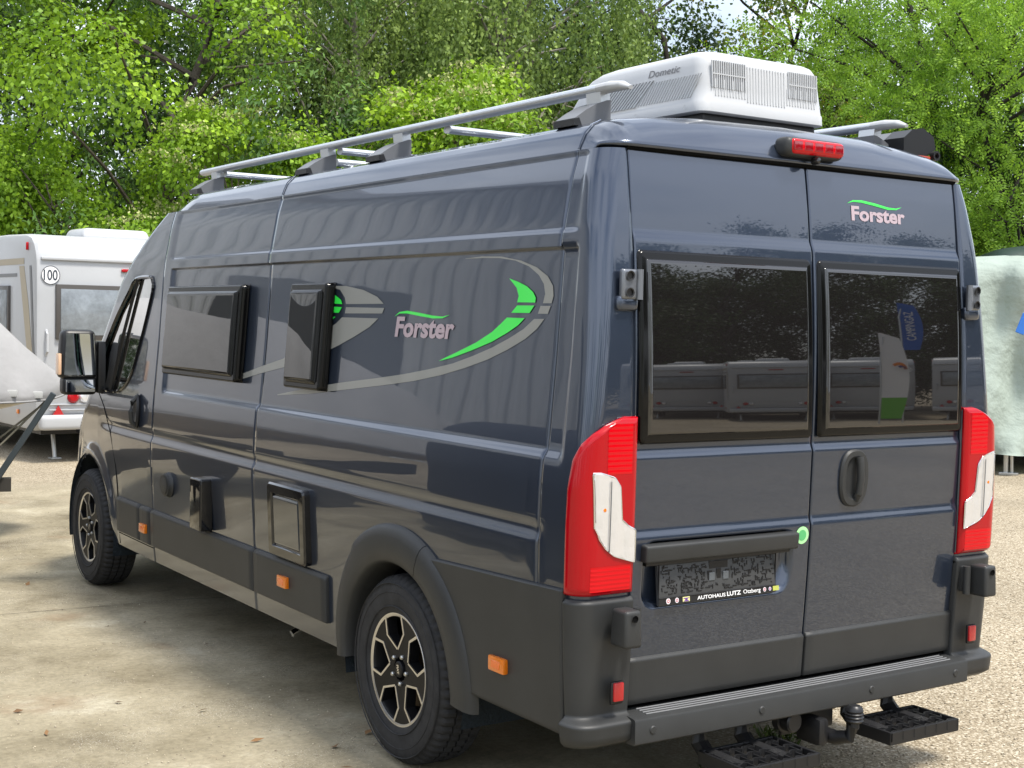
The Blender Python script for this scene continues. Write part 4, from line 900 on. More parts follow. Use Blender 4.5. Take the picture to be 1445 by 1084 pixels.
# ------------------------------------------------------------------ caravans
BEIGE = mat('beige vinyl', (.36, .31, .22), .45); DGREY = mat('dark grey vinyl', (.11, .115, .12), .4)
CURT = mat('grey window with drawn blind', (.20, .225, .245), .10, ior=1.7, vary=(5, .35), bump=(7, .25, .02))
WFRAME = mat('brown grey window frame', (.075, .068, .062), .35)
WBODY = mat('white caravan skin', (.43, .44, .45), .35, bump=(2.2, .08, .03), vary=(1.5, .03))
def caravan(loc, rz, label, group=None, detail=True, w=2.30, ln=5.6):
    o = empty('caravan', (loc[0], loc[1], 0), rz, label, 'caravan', group)
    # cross section seen from the side: (y, z) of the rear end, roof, front
    prof = [(.16, .36), (.10, .40), (.02, .60), (.0, 1.0), (.0, 1.9), (.015, 2.28), (.04, 2.36), (.10, 2.47), (.20, 2.545), (.36, 2.58), (1.2, 2.60), (ln-1.0, 2.60), (ln-.5, 2.55), (ln-.2, 2.3), (ln-.02, 1.6), (ln, 1.0), (ln-.1, .5), (ln-.3, .36)]
    n = len(prof); V = []; F = []; cy, cz = ln/2, 1.4
    rows = [(0, .90, .0), (0, .965, .012), (0, 1., .045), (w, 1., -.045), (w, .965, -.012), (w, .90, .0)]
    rows = [(0.0, .06), (.012, .018), (.045, 0.), (w-.045, 0.), (w-.012, .018), (w, .06)]
    for x, ins in rows:
        for y, z in prof:
            d = math.hypot((y-cy)/ (ln/2), (z-cz)/1.2); yy = y+(ins if y < cy else -ins); zz = z+(ins*.7 if z < cz else -ins); V.append((x, yy, zz))
    for i in range(5):
        for j in range(n): F.append((i*n+j, i*n+(j+1) % n, (i+1)*n+(j+1) % n, (i+1)*n+j))
    F.append(tuple(range(n))[::-1]); F.append(tuple(5*n+j for j in range(n)))
    mb = MB(); mb.add(V, F); mb.build('body', WBODY, o, True, 35)
    mb = MB(); mb.box((w/2, .07, 2.30), (w-.10, .17, .035), .012); mb.build('trim_ledge', WBODY, o, True)
    def win(c, d, frame=.05):
        mb = MB(); mb.box(c, d, .012); f = mb.build('window_frame', WFRAME, o, True)
        d2 = [q-frame*2 if q > .2 else q+.014 for q in d]; mb = MB(); mb.box(c, d2, .006); mb.build('window_pane', CURT, f, True)
    win((w/2, -.012, 1.705), (w-.42, .05, .62))
    for sx in (-.004, w+.004):
        win((sx, 1.6, 1.70), (.05, 1.3, .60)); win((sx, 3.9, 1.70), (.05, 1.0, .60))
    # stripes on the flanks
    for sx, sgx in ((0., -1), (w, 1)):
        fn = lambda u, v, h: (sx+sgx*h, u, v)
        mb = MB(); mb.prism([(.12, .95), (.34, 1.30), (.62, 2.22), (.44, 2.22), (.28, 1.80), (.08, 1.05)], .002, .004, fn); mb.build('beige_stripe', BEIGE, o)
        mb = MB(); mb.prism([(.08, .90), (.24, 2.22), (.17, 2.22), (.03, 1.0)], .0045, .006, fn); mb.build('dark_stripe', DGREY, o)
        mb = MB(); mb.prism([(.44, 2.24), (2.8, 2.24), (2.8, 2.31), (.44, 2.31)], .002, .004, fn); mb.build('beige_stripe', BEIGE, o)
        mb = MB(); mb.prism([(.7, 2.10), (2.8, 2.10), (2.8, 2.14), (.7, 2.14)], .002, .004, fn); mb.build('dark_stripe', DGREY, o)
        mb = MB(); mb.box((sx+sgx*.012, .30, 2.44), (.03, .035, .09), .012, 3); mb.build('marker_lamp', RED, o, True)
        mb = MB(); mb.lathe([(.36, -.10), (.36, .10), (.20, .11), (.0, .10)] if sgx > 0 else [(.36, .10), (.36, -.10), (.20, -.11), (.0, -.10)], (sx-sgx*.14, ln*.5, .34), 'x', 28); mb.build('wheel', RUBBER, o, True)
        mb = MB(); mb.box((sx+sgx*.014, .62, .55), (.02, .07, .05), .006); mb.build('side_marker', AMBER, o, True)
    mb = MB(); mb.box((w/2, .95, 2.64), (.85, .72, .13), .06, 4, taper=(.9, .85)); mb.build('roof_hatch', WHITEP, o, True)
    mb = MB(); mb.box((w*.74, 2.4, 2.64), (.42, .42, .11), .05, 3); mb.build('roof_hatch', WHITEP, o, True)
    mb = MB(); mb.box((w/2, -.004, 2.195), (.36, .03, .035), .010, 3); mb.build('brake_light', RED, o, True)
    for k, cx in enumerate((.42, w-.42)):
        sgn = 1 if k == 0 else -1
        for dx, m_, r in ((0, RED, .058), (.135*sgn, LENS, .058)):
            mb = MB(); mb.lathe([(0, -.03), (r*.7, -.028), (r, -.012), (r+.008, .0), (r+.008, .05)], (cx+dx, .0, .74), 'y', 24); mb.build('tail_lamp', m_, o, True)
        mb = MB(); mb.prism([(cx-sgn*.17-.085, .50), (cx-sgn*.17+.085, .50), (cx-sgn*.17, .65)], -.012, .05, lambda u, v, h: (u, h, v)); mb.build('triangle_reflector', MATS['reflector red'], o)
        mb = MB(); mb.tube([(.11 if k == 0 else w-.11, .0, 1.22), (.11 if k == 0 else w-.11, -.05, 1.26), (.11 if k == 0 else w-.11, -.05, 1.46), (.11 if k == 0 else w-.11, .0, 1.50)], .015, 8); mb.build('grab_handle', WHITEP, o, True)
    mb = MB(); mb.box((w/2, -.02, .46), (w-.06, .14, .17), .05, 3); mb.build('bumper', WBODY, o, True)
    for z in (.60, .66, .85):
        mb = MB(); mb.box((w/2, .012, z), (w-.3, .03, .014), .005); mb.build('panel_bead', WBODY, o, True)
    mb = MB(); mb.box((w/2, ln/2, .38), (w-.3, ln-.6, .16)); mb.tube([(w/2, ln-.4, .40), (w/2, ln+1.1, .42)], .06, 8); mb.build('chassis', BLKSTEEL, o)
    for x in (.35, w-.35):
        mb = MB(); mb.tube([(x, .5, .34), (x, .42, .02)], .025, 8); mb.box((x, .42, .012), (.12, .12, .02), .004); mb.build('corner_steady', STEEL, o)
    if detail:
        fn = lambda x, z, off: (x, -.002-off, z)
        mb = MB(); mb.lathe([(0, 0), (.105, 0)], (0, 0, 0), 'y', 36); mb.v = [fn(v[0]+.155, v[2]+2.115, .003) for v in mb.v]; mb.build('speed_disc', PRINTW, o)
        mb = MB(); mb.lathe([(.098, 0), (.105, 0)], (0, 0, 0), 'y', 36); mb.v = [fn(v[0]+.155, v[2]+2.115, .005) for v in mb.v]; mb.build('disc_rim', PRINTK, o)
        text_on('speed_text', '100', lambda x, z: fn(x, z, .0055), .155-.078, .155+.078, 2.055, 2.175, PRINTK, o, 0, .012)
    return o
cx, cy = spot(50, 15.35)
CV = caravan((cx, cy), math.radians(3), 'white caravan with a 100 speed disc and beige stripes behind the van\'s nose')

# ------------------------------------------------------------------ boat under a grey cover on its trailer
TARPG = mat('grey boat cover', (.30, .295, .29), .72, bump=(3.0, .8, .035, 4), vary=(1.3, .10), spec=.3)
HULL = mat('tan hull', (.34, .27, .17), .35, coat=.3, vary=(2, .15))
WEB = mat('dark webbing', (.030, .034, .036), .8, bump=(300, .5, .002))
bx, by = spot(93, 10.6)
BO = empty('covered_boat', (bx, by, 0), math.radians(167), 'boat under a pale grey cover, its pointed end beside the wing mirror', 'boat')
# local x runs back from the pointed end (to the left in the photograph)
secs = [(.0, .03, 1.20, 1.16, 1.10), (.05, .12, 1.235, 1.14, 1.06), (.14, .24, 1.30, 1.12, 1.02), (.30, .38, 1.44, 1.115, .98), (.52, .52, 1.66, 1.11, .94), (.85, .66, 1.84, 1.10, .90), (1.4, .80, 1.98, 1.10, .84), (2.2, .92, 2.03, 1.08, .78), (3.2, .98, 1.95, 1.06, .74), (4.2, .98, 1.75, 1.05, .72), (5.0, .92, 1.45, 1.05, .74)]
def hull_rows(fn):
    return np.array([[fn(s, t) for t in np.linspace(-1, 1, 25)] for s in secs_d])
xsd = np.unique(np.concatenate([np.linspace(0, .6, 16), np.linspace(.6, 5, 36)])); SA_ = np.array(secs)
secs_d = [tuple([x]+[np.interp(x, SA_[:, 0], SA_[:, k]) for k in range(1, 5)]) for x in xsd]
r_ = np.random.default_rng(5); fo = r_.uniform(0, 6.28, 8)
def cover_pt(s, t):
    x, hw, zt, zh, zb = s; a = abs(t)
    if a < .82: q = a/.82; y = hw*q**.92; z = zt-(zt-zh)*q**1.7
    else: q = (a-.82)/.18; y = hw*(1+.02*math.sin(q*3.1)); z = zh-.075*q
    wob = .026*math.sin(9*x+fo[0]+4*a)*math.sin(3.1*a)+.018*math.sin(17*x+fo[1]+9*a)*a*(a < .85)
    return (x-.012*math.sin(a*3), math.copysign(y, t), z+wob*min(1, x*3))
grid('cover', hull_rows(cover_pt), TARPG, BO)
def hull_pt(s, t):
    x, hw, zt, zh, zb = s; a = abs(t); y = hw*.97*(a**.6); z = zb+(zh-.05-zb)*a**1.9; return (x+.06+.10*(1-a), math.copysign(y, t), z)
grid('hull', hull_rows(hull_pt), HULL, BO)
mb = MB(); mb.tube([cover_pt(s, -.985) for s in secs_d], .009, 6); mb.tube([cover_pt(s, .985) for s in secs_d], .009, 6); mb.build('hem_cord', TARPG, BO, True)
mb = MB()
for x, t in ((.42, .80), (.24, .80), (.8, .80)):
    s = tuple([x]+[np.interp(x, SA_[:, 0], SA_[:, k]) for k in range(1, 5)])
    for sg in (-1, 1): p = cover_pt(s, sg*t); mb = MB(); mb.box((p[0], p[1]+sg*.004, p[2]-.02), (.10, .02, .05), .006); mb.build('cover_tab', mat('pale tab', (.45, .45, .43), .6), BO, True)
mb = MB(); mb.box((.33, .30, .74), (.045, .04, .86), .006, 1, (0, math.radians(-32), 0)); mb.build('winch_post', mat('blue grey steel', (.035, .045, .05), .5), BO)
mb = MB(); mb.box((.535, .30, .375), (.09, .10, .12), .02, 2); mb.tube([(.535, .20, .40), (.535, .40, .40)], .035, 10); mb.tube([(.55, .36, .34), (.62, .38, .28)], .016, 6); mb.build('winch', mat('old winch', (.05, .045, .038), .6, .3), BO)
for (a, b) in (((.13, .18, 1.05), (.80, .40, .56)), ((.15, .22, 1.05), (.78, .46, .46))):
    mb = MB(); mb.tube([a, tuple((np.array(a)+np.array(b))/2-np.array((0, 0, .02))), b], .008, 6); mb.build('lashing_rope', mat('rope', (.16, .15, .11), .9), BO, True)
mb = MB(); mb.box((2.6, 0, .50), (4.2, .10, .12)); mb.box((2.9, 0, .42), (.10, 1.7, .10)); mb.box((.95, .25, .42), (1.1, .08, .10)); mb.box((2.6, 0, .62), (.1, 1.2, .16)); mb.build('trailer_frame', MATS['old winch'], BO)
for sg in (-1, 1):
    mb = MB(); mb.lathe([(.30, -.09), (.30, .09), (.17, .10), (0, .09)], (2.9, sg*.92, .30), 'y', 26); mb.lathe([(.30, -.09), (.17, -.10), (0, -.09)], (2.9, sg*.92, .30), 'y', 26); mb.build('trailer_wheel', RUBBER, BO, True)
mb = MB(); mb.tube([(.95, .25, .42), (.95, .25, .05)], .025, 8); mb.lathe([(0, -.04), (.07, -.04), (.07, .04), (0, .04)], (.95, .25, .07), 'y', 16); mb.build('jockey_wheel', STEEL, BO)

# ------------------------------------------------------------------ covered caravan on the right, dark cover behind it
def draped(name, loc, rz, dims, m, label, seed, cat='caravan', top_curve=.10, fold=.05):
    o = empty(name, (loc[0], loc[1], 0), rz, label, cat); w, l, h, zb = dims
    r = np.random.default_rng(seed); ph = r.uniform(0, 6.28, 12)
    nu = 160; nz = 60; P = np.zeros((nu+1, nz+14, 3))
    for i in range(nu+1):
        a = 2*math.pi*i/nu; ca, sa = math.cos(a), math.sin(a); p = 7
        q = (abs(ca)**p+abs(sa)**p)**(-1/p); ux, uy = ca*q, sa*q; per = i/nu*24
        for j in range(nz+14):
            if j < nz: t = j/(nz-1); z = zb+(h-.30-zb)*t; s = 1.
            else: t2 = (j-nz+1)/14; ang = t2*math.pi/2; z = h-.30+.30*math.sin(ang); s = 1-.30*(1-math.cos(ang))/min(w, l)*2 if j < nz+13 else .02
            if j == nz+13: z = h+top_curve
            hang = (1-min(1, (z-zb)/(h-zb)))
            f = fold*(.45+hang)*(math.sin(per*2.1+ph[0]+2.2*z+1.3*math.sin(per*.7+ph[1]))*.55+math.sin(per*4.7+ph[2]-3.0*z)*.28+math.sin(per*.9+ph[3]+1.5*z)*.5)
            P[i, j] = ((w/2*s+f)*ux, (l/2*s+f)*uy, z+ (.03*math.sin(per*1.7+ph[5]) if j == 0 else 0))
    grid('cover', P, m, o)
    return o
TARPW = mat('pale green cover', (.36, .42, .37), .75, bump=(2.4, 1.0, .10, 6), vary=(1.1, .07), spec=.25, transl=.12)
TARPD = mat('dark green cover', (.022, .042, .036), .55, bump=(4, .5, .03, 4))
rx, ry = spot(1445, 17.6)
dc = draped('covered_caravan', (rx+.30, ry+.50), math.radians(-50), (2.4, 3.6, 2.60, .22), TARPW, 'caravan under a pale green cover right of the van', 3, fold=.20)
for (px, D) in ((1424, 16.4), (1500, 17.0)):
    x, y = spot(px, D); mb = MB(); lx = Matrix.Rotation(math.radians(50), 3, 'Z')@Vector((x-rx-.30, y-ry-.50, 0))
    mb.tube([(lx.x, lx.y, .02), (lx.x, lx.y, .5)], .03, 8); mb.tube([(lx.x+.07, lx.y, .02), (lx.x+.05, lx.y, .5)], .02, 8); mb.box((lx.x+.03, lx.y, .015), (.22, .14, .03), .005); mb.build('corner_steady', STEEL, dc)
mb = MB(); mb.box((0, .4, .42), (1.6, 2.6, .14)); mb.build('chassis', BLKSTEEL, dc)
for sg in (-1, 1):
    mb = MB(); mb.lathe([(0, -.1), (.2, -.1), (.32, -.09), (.32, .09), (.2, .1), (0, .1)], (sg*.9, 0, .32), 'x', 26); mb.build('wheel', RUBBER, dc, True)
px_, py_ = spot(1441, 15.85)
mb = MB(); mb.box((0, 0, 0), (.10, .02, .24), .006, 1, (0, .35, 0)); bl = mb.build('blue_label', mat('blue tape', (.03, .16, .55), .5), None); bl.parent = dc
_inv = Matrix.Rotation(math.radians(50), 4, 'Z'); bl.location = (_inv@Vector((px_-rx-.30, py_-ry-.50, 0))); bl.location.z = 1.80; bl.rotation_euler = (0, 0, math.radians(50)-YAW)
draped('covered_shape', (-4.55, 2.75), math.radians(4), (2.0, 4.0, 1.45, .12), mat('navy cover', (.018, .022, .035), .6, bump=(4, .5, .03, 4)), 'unseen low shape under a dark navy cover, added to darken the left side of the van by reflection', 12, 'trailer', .10, .05)  # unseen block added so the van's lower side mirrors something dark
rx2, ry2 = spot(1492, 20.9)
draped('covered_shape', (rx2, ry2), math.radians(-45), (2.5, 3.0, 2.92, .4), TARPD, 'dark green tarpaulin cover peaking behind the pale green one', 8, 'trailer', .16, .04)
# ------------------------------------------------------------------ trees
def leaf_mesh(name, p, d, nrm, ln, wd, m):
    """quads: base, left, tip, right with a slight fold"""
    d = d/np.linalg.norm(d, axis=1, keepdims=True); s = np.cross(d, nrm); s /= np.linalg.norm(s, axis=1, keepdims=True)+1e-9; u = np.cross(s, d)
    ln = ln[:, None]; wd = wd[:, None]
    v = np.stack([p, p+d*ln*.42+s*wd*.5+u*wd*.12, p+d*ln, p+d*ln*.42-s*wd*.5+u*wd*.12], 1)
    n = len(p); f = np.arange(n*4).reshape(n, 4); return fast(name, v.reshape(-1, 3), f)
def runit(n): q = rng.normal(size=(n, 3)); return q/np.linalg.norm(q, axis=1, keepdims=True)
def crown_centres(n, rx, ry, rz, zc, seed, inner=.35, lump=.28):
    r = np.random.default_rng(seed); q = r.normal(size=(n, 3)); q /= np.linalg.norm(q, axis=1, keepdims=True)
    K = r.normal(size=(7, 3))*2.2; ph = r.uniform(0, 6.28, 7); lum = sum(np.cos(q@K[i]+ph[i]) for i in range(7))/7*2
    rad = (inner+(1-inner)*r.random(n)**.55)*(1+lump*lum)
    return np.stack([q[:, 0]*rx*rad, q[:, 1]*ry*rad, zc+q[:, 2]*rz*rad], 1), q
def crown_lobes(nl, nsub, rx, rz, zc, seed, Rl, lump=.22, inner=.72):
    lc, lo = crown_centres(nl, rx, rx, rz, zc, seed, inner, lump); r = np.random.default_rng(seed+77)
    n = nl*nsub; q = r.normal(size=(n, 3))+np.repeat(lo, nsub, 0)*.55; q[:, 2] += .15; q /= np.linalg.norm(q, axis=1, keepdims=True)
    R_ = np.repeat(Rl*r.uniform(.65, 1.35, nl), nsub)*r.uniform(.72, 1.06, n)
    return np.repeat(lc, nsub, 0)+q*R_[:, None]*np.array([1, 1, .82]), q
def limbs(mb, h, r0, targets, zs0, seed):
    r = random.Random(seed); pts = [(r.uniform(-.12, .12)*k, r.uniform(-.12, .12)*k, h*k/8) for k in range(9)]
    mb.tube(pts, [r0*(1-.82*k/8) for k in range(9)], 9)
    for t in targets:
        zb = max(zs0, min(h*.92, t[2]-abs(t[0])*.5-.5)); k = zb/h*8; i = min(7, int(k)); f = k-i; b = np.array(pts[i])*(1-f)+np.array(pts[i+1])*f
        md = (b+np.array(t))/2+np.array([0, 0, .25])+np.array([r.uniform(-.2, .2) for _ in range(3)]); mb.tube([b, md, t], [r0*.28, r0*.17, .012], 5)
BARK = mat('bark', (.085, .070, .052), .9, bump=(18, .8, .03), vary=(5, .35)); BARKB = mat('pale bark', (.30, .27, .23), .85, vary=(4, .6), bump=(12, .6, .02)); BARKD = mat('dark bark', (.035, .030, .025), .95, vary=(5, .3))
def leafmat(name, lo, hi, isl, tr=.38):
    mid = tuple((a+b)/2 for a, b in zip(lo, hi)); return mat(name, mid, .48, spec=.35, vary=(.75, .2, lo, hi), island=isl, transl=tr)
ISL = ((.60, .62, .60), (1.35, 1.25, .95), (.5, (1, 1, 1)))
LM = {
 'maple': leafmat('leaves bright green', (.110, .235, .018), (.330, .520, .036), ISL),
 'ash': leafmat('leaves cool green', (.062, .140, .040), (.170, .300, .072), ISL),
 'birch': leafmat('leaves birch', (.115, .195, .045), (.290, .390, .105), ((.55, .6, .6), (1.4, 1.35, 1.1), (.5, (1, 1, 1)))),
 'robinia': leafmat('leaves yellow green', (.150, .300, .034), (.340, .540, .060), ISL),
 'turning': leafmat('leaves turning', (.100, .180, .032), (.205, .265, .048), ((.6, .65, .6), (2.3, 1.15, .5), (.5, (1, 1, 1)), (.82, (1.1, 1, .9)), (.93, (2.2, 1.3, .5)))),
 'dark': leafmat('leaves deep shade green', (.014, .036, .010), (.060, .120, .026), ISL, .3),  # leaf colour set very dark, standing in for shade in crown gaps
 'bloom': mat('cream blossom', (.42, .44, .20), .8, island=((.8, .8, .7), (1.2, 1.2, 1.1)), transl=.2),
}
def clumps(cen, out, per, sig, droop, llen, lw, seed):
    r = np.random.default_rng(seed); n = len(cen)*per
    c = np.repeat(cen, per, 0); o = np.repeat(out, per, 0)
    p = c+r.normal(size=(n, 3))*np.array(sig)
    d = o*.7+r.normal(size=(n, 3))*.75; d[:, 2] -= droop
    nr = r.normal(size=(n, 3))*.34+(p-c)/np.array(sig)*.28; nr[:, 2] += .35; nr += o*.8
    l = llen*r.uniform(.65, 1.25, n); return p, d, nr, l, l*lw*r.uniform(.85, 1.15, n)
TREE_CACHE = {}
def tree_meshes(kind, seed):
    key = (kind, seed)
    if key in TREE_CACHE: return TREE_CACHE[key]
    tr = MB(); bark = BARK; crowns = []
    def put(parts, m, nm='crown'):
        P = [np.concatenate(q) for q in zip(*parts)]; crowns.append((leaf_mesh(nm, *P, m), m, nm))
    if kind == 'maple':         # big bushy tree, lobes of bright leaves
        c, o = crown_lobes(40, 13, 2.7, 4.4, 5.0, seed, .85)
        sel = np.repeat(np.random.default_rng(seed+5).random(40) < .8, 13)
        put([clumps(c[sel], o[sel], 92, (.19, .19, .15), .6, .082, .82, seed)], LM['maple']); put([clumps(c[~sel], o[~sel], 84, (.21, .21, .17), .7, .105, .40, seed+1)], LM['ash'], 'cool_foliage')
        limbs(tr, 8.6, .17, c[::26], 1.0, seed)
    elif kind == 'ash':
        c, o = crown_lobes(30, 12, 2.2, 4.2, 5.2, seed, .8); put([clumps(c, o, 88, (.21, .21, .17), .7, .110, .40, seed)], LM['ash']); limbs(tr, 8.5, .15, c[::12], 1.2, seed); bark = BARKD
    elif kind == 'dark':
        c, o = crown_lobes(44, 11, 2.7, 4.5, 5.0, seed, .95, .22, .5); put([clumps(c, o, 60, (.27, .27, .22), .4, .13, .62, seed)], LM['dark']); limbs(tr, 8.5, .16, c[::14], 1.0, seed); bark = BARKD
    elif kind == 'turning':
        c, o = crown_lobes(34, 11, 2.3, 4.3, 5.6, seed, .75, .25, .5); put([clumps(c, o, 80, (.19, .19, .15), .4, .085, .85, seed)], LM['turning']); limbs(tr, 9., .14, c[::9], 1.5, seed); bark = BARKD
    elif kind == 'birch':       # long hanging strands of small leaves
        r = np.random.default_rng(seed); n = 560; c, o = crown_centres(n, 2.2, 2.2, 3.4, 7.0, seed, .45, .30); parts = []
        L_ = r.uniform(1.4, 3.6, n); per = 95
        t = np.repeat(r.random((n, per))[..., None], 1, 2)
        sway = r.normal(size=(n, 1, 3))*.14; base = c[:, None]+np.array([0, 0, -1.])*t*L_[:, None, None]+sway*t**2+o[:, None]*np.array([.5, .5, 0])*np.sqrt(t)+r.normal(size=(n, per, 3))*np.array([.038, .038, .02])
        p = base.reshape(-1, 3); m_ = len(p); d = r.normal(size=(m_, 3))*.55; d[:, 2] -= .9; nr = r.normal(size=(m_, 3)); nr[:, :2] += np.repeat(o[:, None, :2], per, 1).reshape(-1, 2)
        l = r.uniform(.055, .090, m_); put([(p, d, nr, l, l*.62)], LM['birch'])
        limbs(tr, 9.5, .13, c[::16], 2.0, seed); bark = BARKB
    elif kind == 'robinia':     # feathery leaves of many leaflets
        r = np.random.default_rng(seed); c, o = crown_centres(230, 2.6, 2.6, 4.2, 5.4, seed, .4, .32); per = 24; n = len(c)*per
        b = np.repeat(c, per, 0)+r.normal(size=(n, 3))*np.array([.30, .30, .20]); ax = np.repeat(o, per, 0)*.6+r.normal(size=(n, 3))*.6; ax[:, 2] -= .35; ax /= np.linalg.norm(ax, axis=1, keepdims=True)
        k = 11; tt = (np.arange(k)+1)/k; side = np.cross(ax, r.normal(size=(n, 3))); side /= np.linalg.norm(side, axis=1, keepdims=True)
        p = b[:, None]+ax[:, None]*tt[None, :, None]*.30; sgn = np.where(np.arange(k) % 2, 1, -1)[None, :, None]; d = side[:, None]*sgn+ax[:, None]*.35; d[:, -1] = ax
        p = p.reshape(-1, 3); d = d.reshape(-1, 3); m_ = len(p); nr = np.repeat(np.cross(ax, side), k, 0)+r.normal(size=(m_, 3))*.35; l = r.uniform(.055, .085, m_)
        put([(p, d, nr, l, l*.48)], LM['robinia']); limbs(tr, 9., .14, c[::7], 1.5, seed); bark = BARKD
    elif kind in ('shrub', 'bloomshrub', 'darkshrub'):
        c, o = crown_lobes(18, 11, 1.35, 2.0, 2.4, seed, .62)
        put([clumps(c, o, 115, (.17, .17, .13), .5, .080, .72, seed)], LM['dark' if kind == 'darkshrub' else 'maple'])
        if kind == 'bloomshrub':
            k = c[np.random.default_rng(seed).random(len(c)) < .5]+np.array([0, 0, .16]); ob = np.tile(np.array([[0, 0, 1.]]), (len(k), 1))
            put([clumps(k, ob, 60, (.13, .13, .04), -.2, .050, .9, seed+2)], LM['bloom'], 'blossom')
        limbs(tr, 3.4, .07, c[::8], .3, seed)
    crowns_ = [(q, m, nm) for q, m, nm in crowns]
    tm = tr.build('trunk', bark, None, True).data; bpy.data.objects.remove(bpy.data.objects[-1]) if False else None
    for ob in list(COL.objects):
        if ob.data == tm: bpy.data.objects.remove(ob)
    for q, m, nm in crowns_: q.materials.append(m)
    TREE_CACHE[key] = (tm, crowns_); return TREE_CACHE[key]
def tree(kind, seed, px, D, sc, rz, label, group=None, name=None, cat='tree', zsc=None, xy=None, dz=0.):
    tm, cr = tree_meshes(kind, seed); x, y = xy or spot(px, D)
    o = empty(name or {'maple': 'maple_tree', 'ash': 'ash_tree', 'dark': 'broadleaf_tree', 'turning': 'maple_tree', 'birch': 'birch_tree', 'robinia': 'robinia_tree'}.get(kind, 'shrub'), (x, y, dz), math.radians(rz), label, cat, group)
    o.scale = (sc, sc, zsc or sc)
    t = bpy.data.objects.new('trunk', tm); COL.objects.link(t); t.parent = o
    for q, m, nm in cr: c = bpy.data.objects.new(nm, q); COL.objects.link(c); c.parent = o
    return o
G = 'trees and bushes behind the parked vehicles'
tree('maple', 1, 235, 21.5, 1.0, 20, 'big bushy bright green tree above the white caravan', G)
tree('ash', 2, 55, 24.0, 1.05, 140, 'darker tree at the left edge with a bare upright trunk', G)
tree('maple', 1, -60, 27.0, 1.0, 200, 'bright green tree cut off by the left edge', G)
tree('birch', 3, 455, 24.5, 1.0, 0, 'dark weeping birch right of the big bushy tree', G)
tree('birch', 3, 735, 24.0, 1.05, 110, 'pale weeping birch with hanging strands above the roof rail', G)
tree('birch', 3, 585, 27.5, 1.1, 230, 'weeping birch farther back between the two nearer birches', G)
tree('turning', 4, 925, 25.5, 1.0, 0, 'tree with yellowing leaves left of the roof air conditioner', G)
tree('turning', 4, 1075, 29.0, 1.05, 150, 'thin yellowing tree with sky showing behind the air conditioner', G)
tree('robinia', 5, 1255, 24.0, 1.0, 0, 'feathery light green tree above the roof awning', G)
tree('robinia', 5, 1420, 22.5, .95, 150, 'feathery light green tree in the upper right corner', G)
tree('bloomshrub', 6, 635, 20.5, 1.05, 0, 'rounded bush with cream blossom behind the roof rail', G, 'flowering_shrub', 'shrub', 1.12)
tree('bloomshrub', 6, 330, 19.2, .86, 120, 'blossoming bush low in front of the big bushy tree', G, 'flowering_shrub', 'shrub', .95)
tree('shrub', 7, 120, 19.8, .95, 0, 'bright green bush behind the white caravan roof', G, None, 'shrub', 1.05)
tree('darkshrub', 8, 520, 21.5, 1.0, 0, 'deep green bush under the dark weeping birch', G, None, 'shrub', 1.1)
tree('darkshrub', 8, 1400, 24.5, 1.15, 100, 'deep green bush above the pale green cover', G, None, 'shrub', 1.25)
tree('shrub', 7, 1345, 24.0, .9, 200, 'small yellow green bush beside the van\'s rear corner', G, None, 'shrub', .9)
tree('darkshrub', 8, 830, 21.0, 1.0, 40, 'deep green bush hidden behind the van roof', G, None, 'shrub', 1.0)
tree('shrub', 7, 1130, 21.5, 1.0, 60, 'bright bush behind the air conditioner', G, None, 'shrub', 1.05)
tree('dark', 9, 60, 29, 1.0, 0, 'shade-darkened tree in the back row above the left edge', G)
tree('dark', 9, 330, 29, .98, 80, 'shade-darkened tree in the back row between the bushy tree and the birch', G)
tree('dark', 9, 650, 30, .95, 160, 'shade-darkened tree in the back row behind the blossoming bush', G)
tree('dark', 9, 850, 30, .98, 240, 'shade-darkened tree in the back row behind the yellowing tree', G)
tree('dark', 9, 1180, 31, .85, 300, 'shade-darkened tree in the back row right of the air conditioner', G)
tree('dark', 9, 1400, 29, 1.0, 30, 'shade-darkened tree in the back row above the right edge', G)
# the wood goes on round the yard: seen mirrored in the van's panes and paint
GB = 'trees around the rest of the yard'; LB = 'tree around the yard, seen only as a reflection in the van'
kk = ['dark', 'maple', 'ash', 'dark', 'turning']; sd_ = {'dark': 9, 'maple': 1, 'ash': 2, 'turning': 4}
for i, a in enumerate(list(np.arange(62, 115, 12.5))+list(np.arange(116, 152, 3.0))+list(np.arange(160, 285, 12.5))):
    R_ = 42+5*math.sin(i*2.3); k = kk[i % 5]
    if 215 < a < 300: R_ += 8
    if 115 < a < 152: R_ = 38+3*math.sin(i*2.3); k = 'dark'  # darkened leaf colour stands in for their backlit, shaded sides
    tree(k, sd_[k], 0, 0, (1.08 if 115 < a < 152 else 1.0)+.06*math.sin(i*1.7), i*67, LB, GB, zsc=.96 if 115 < a < 152 else None, xy=(math.sin(math.radians(a))*R_, math.cos(math.radians(a))*R_))

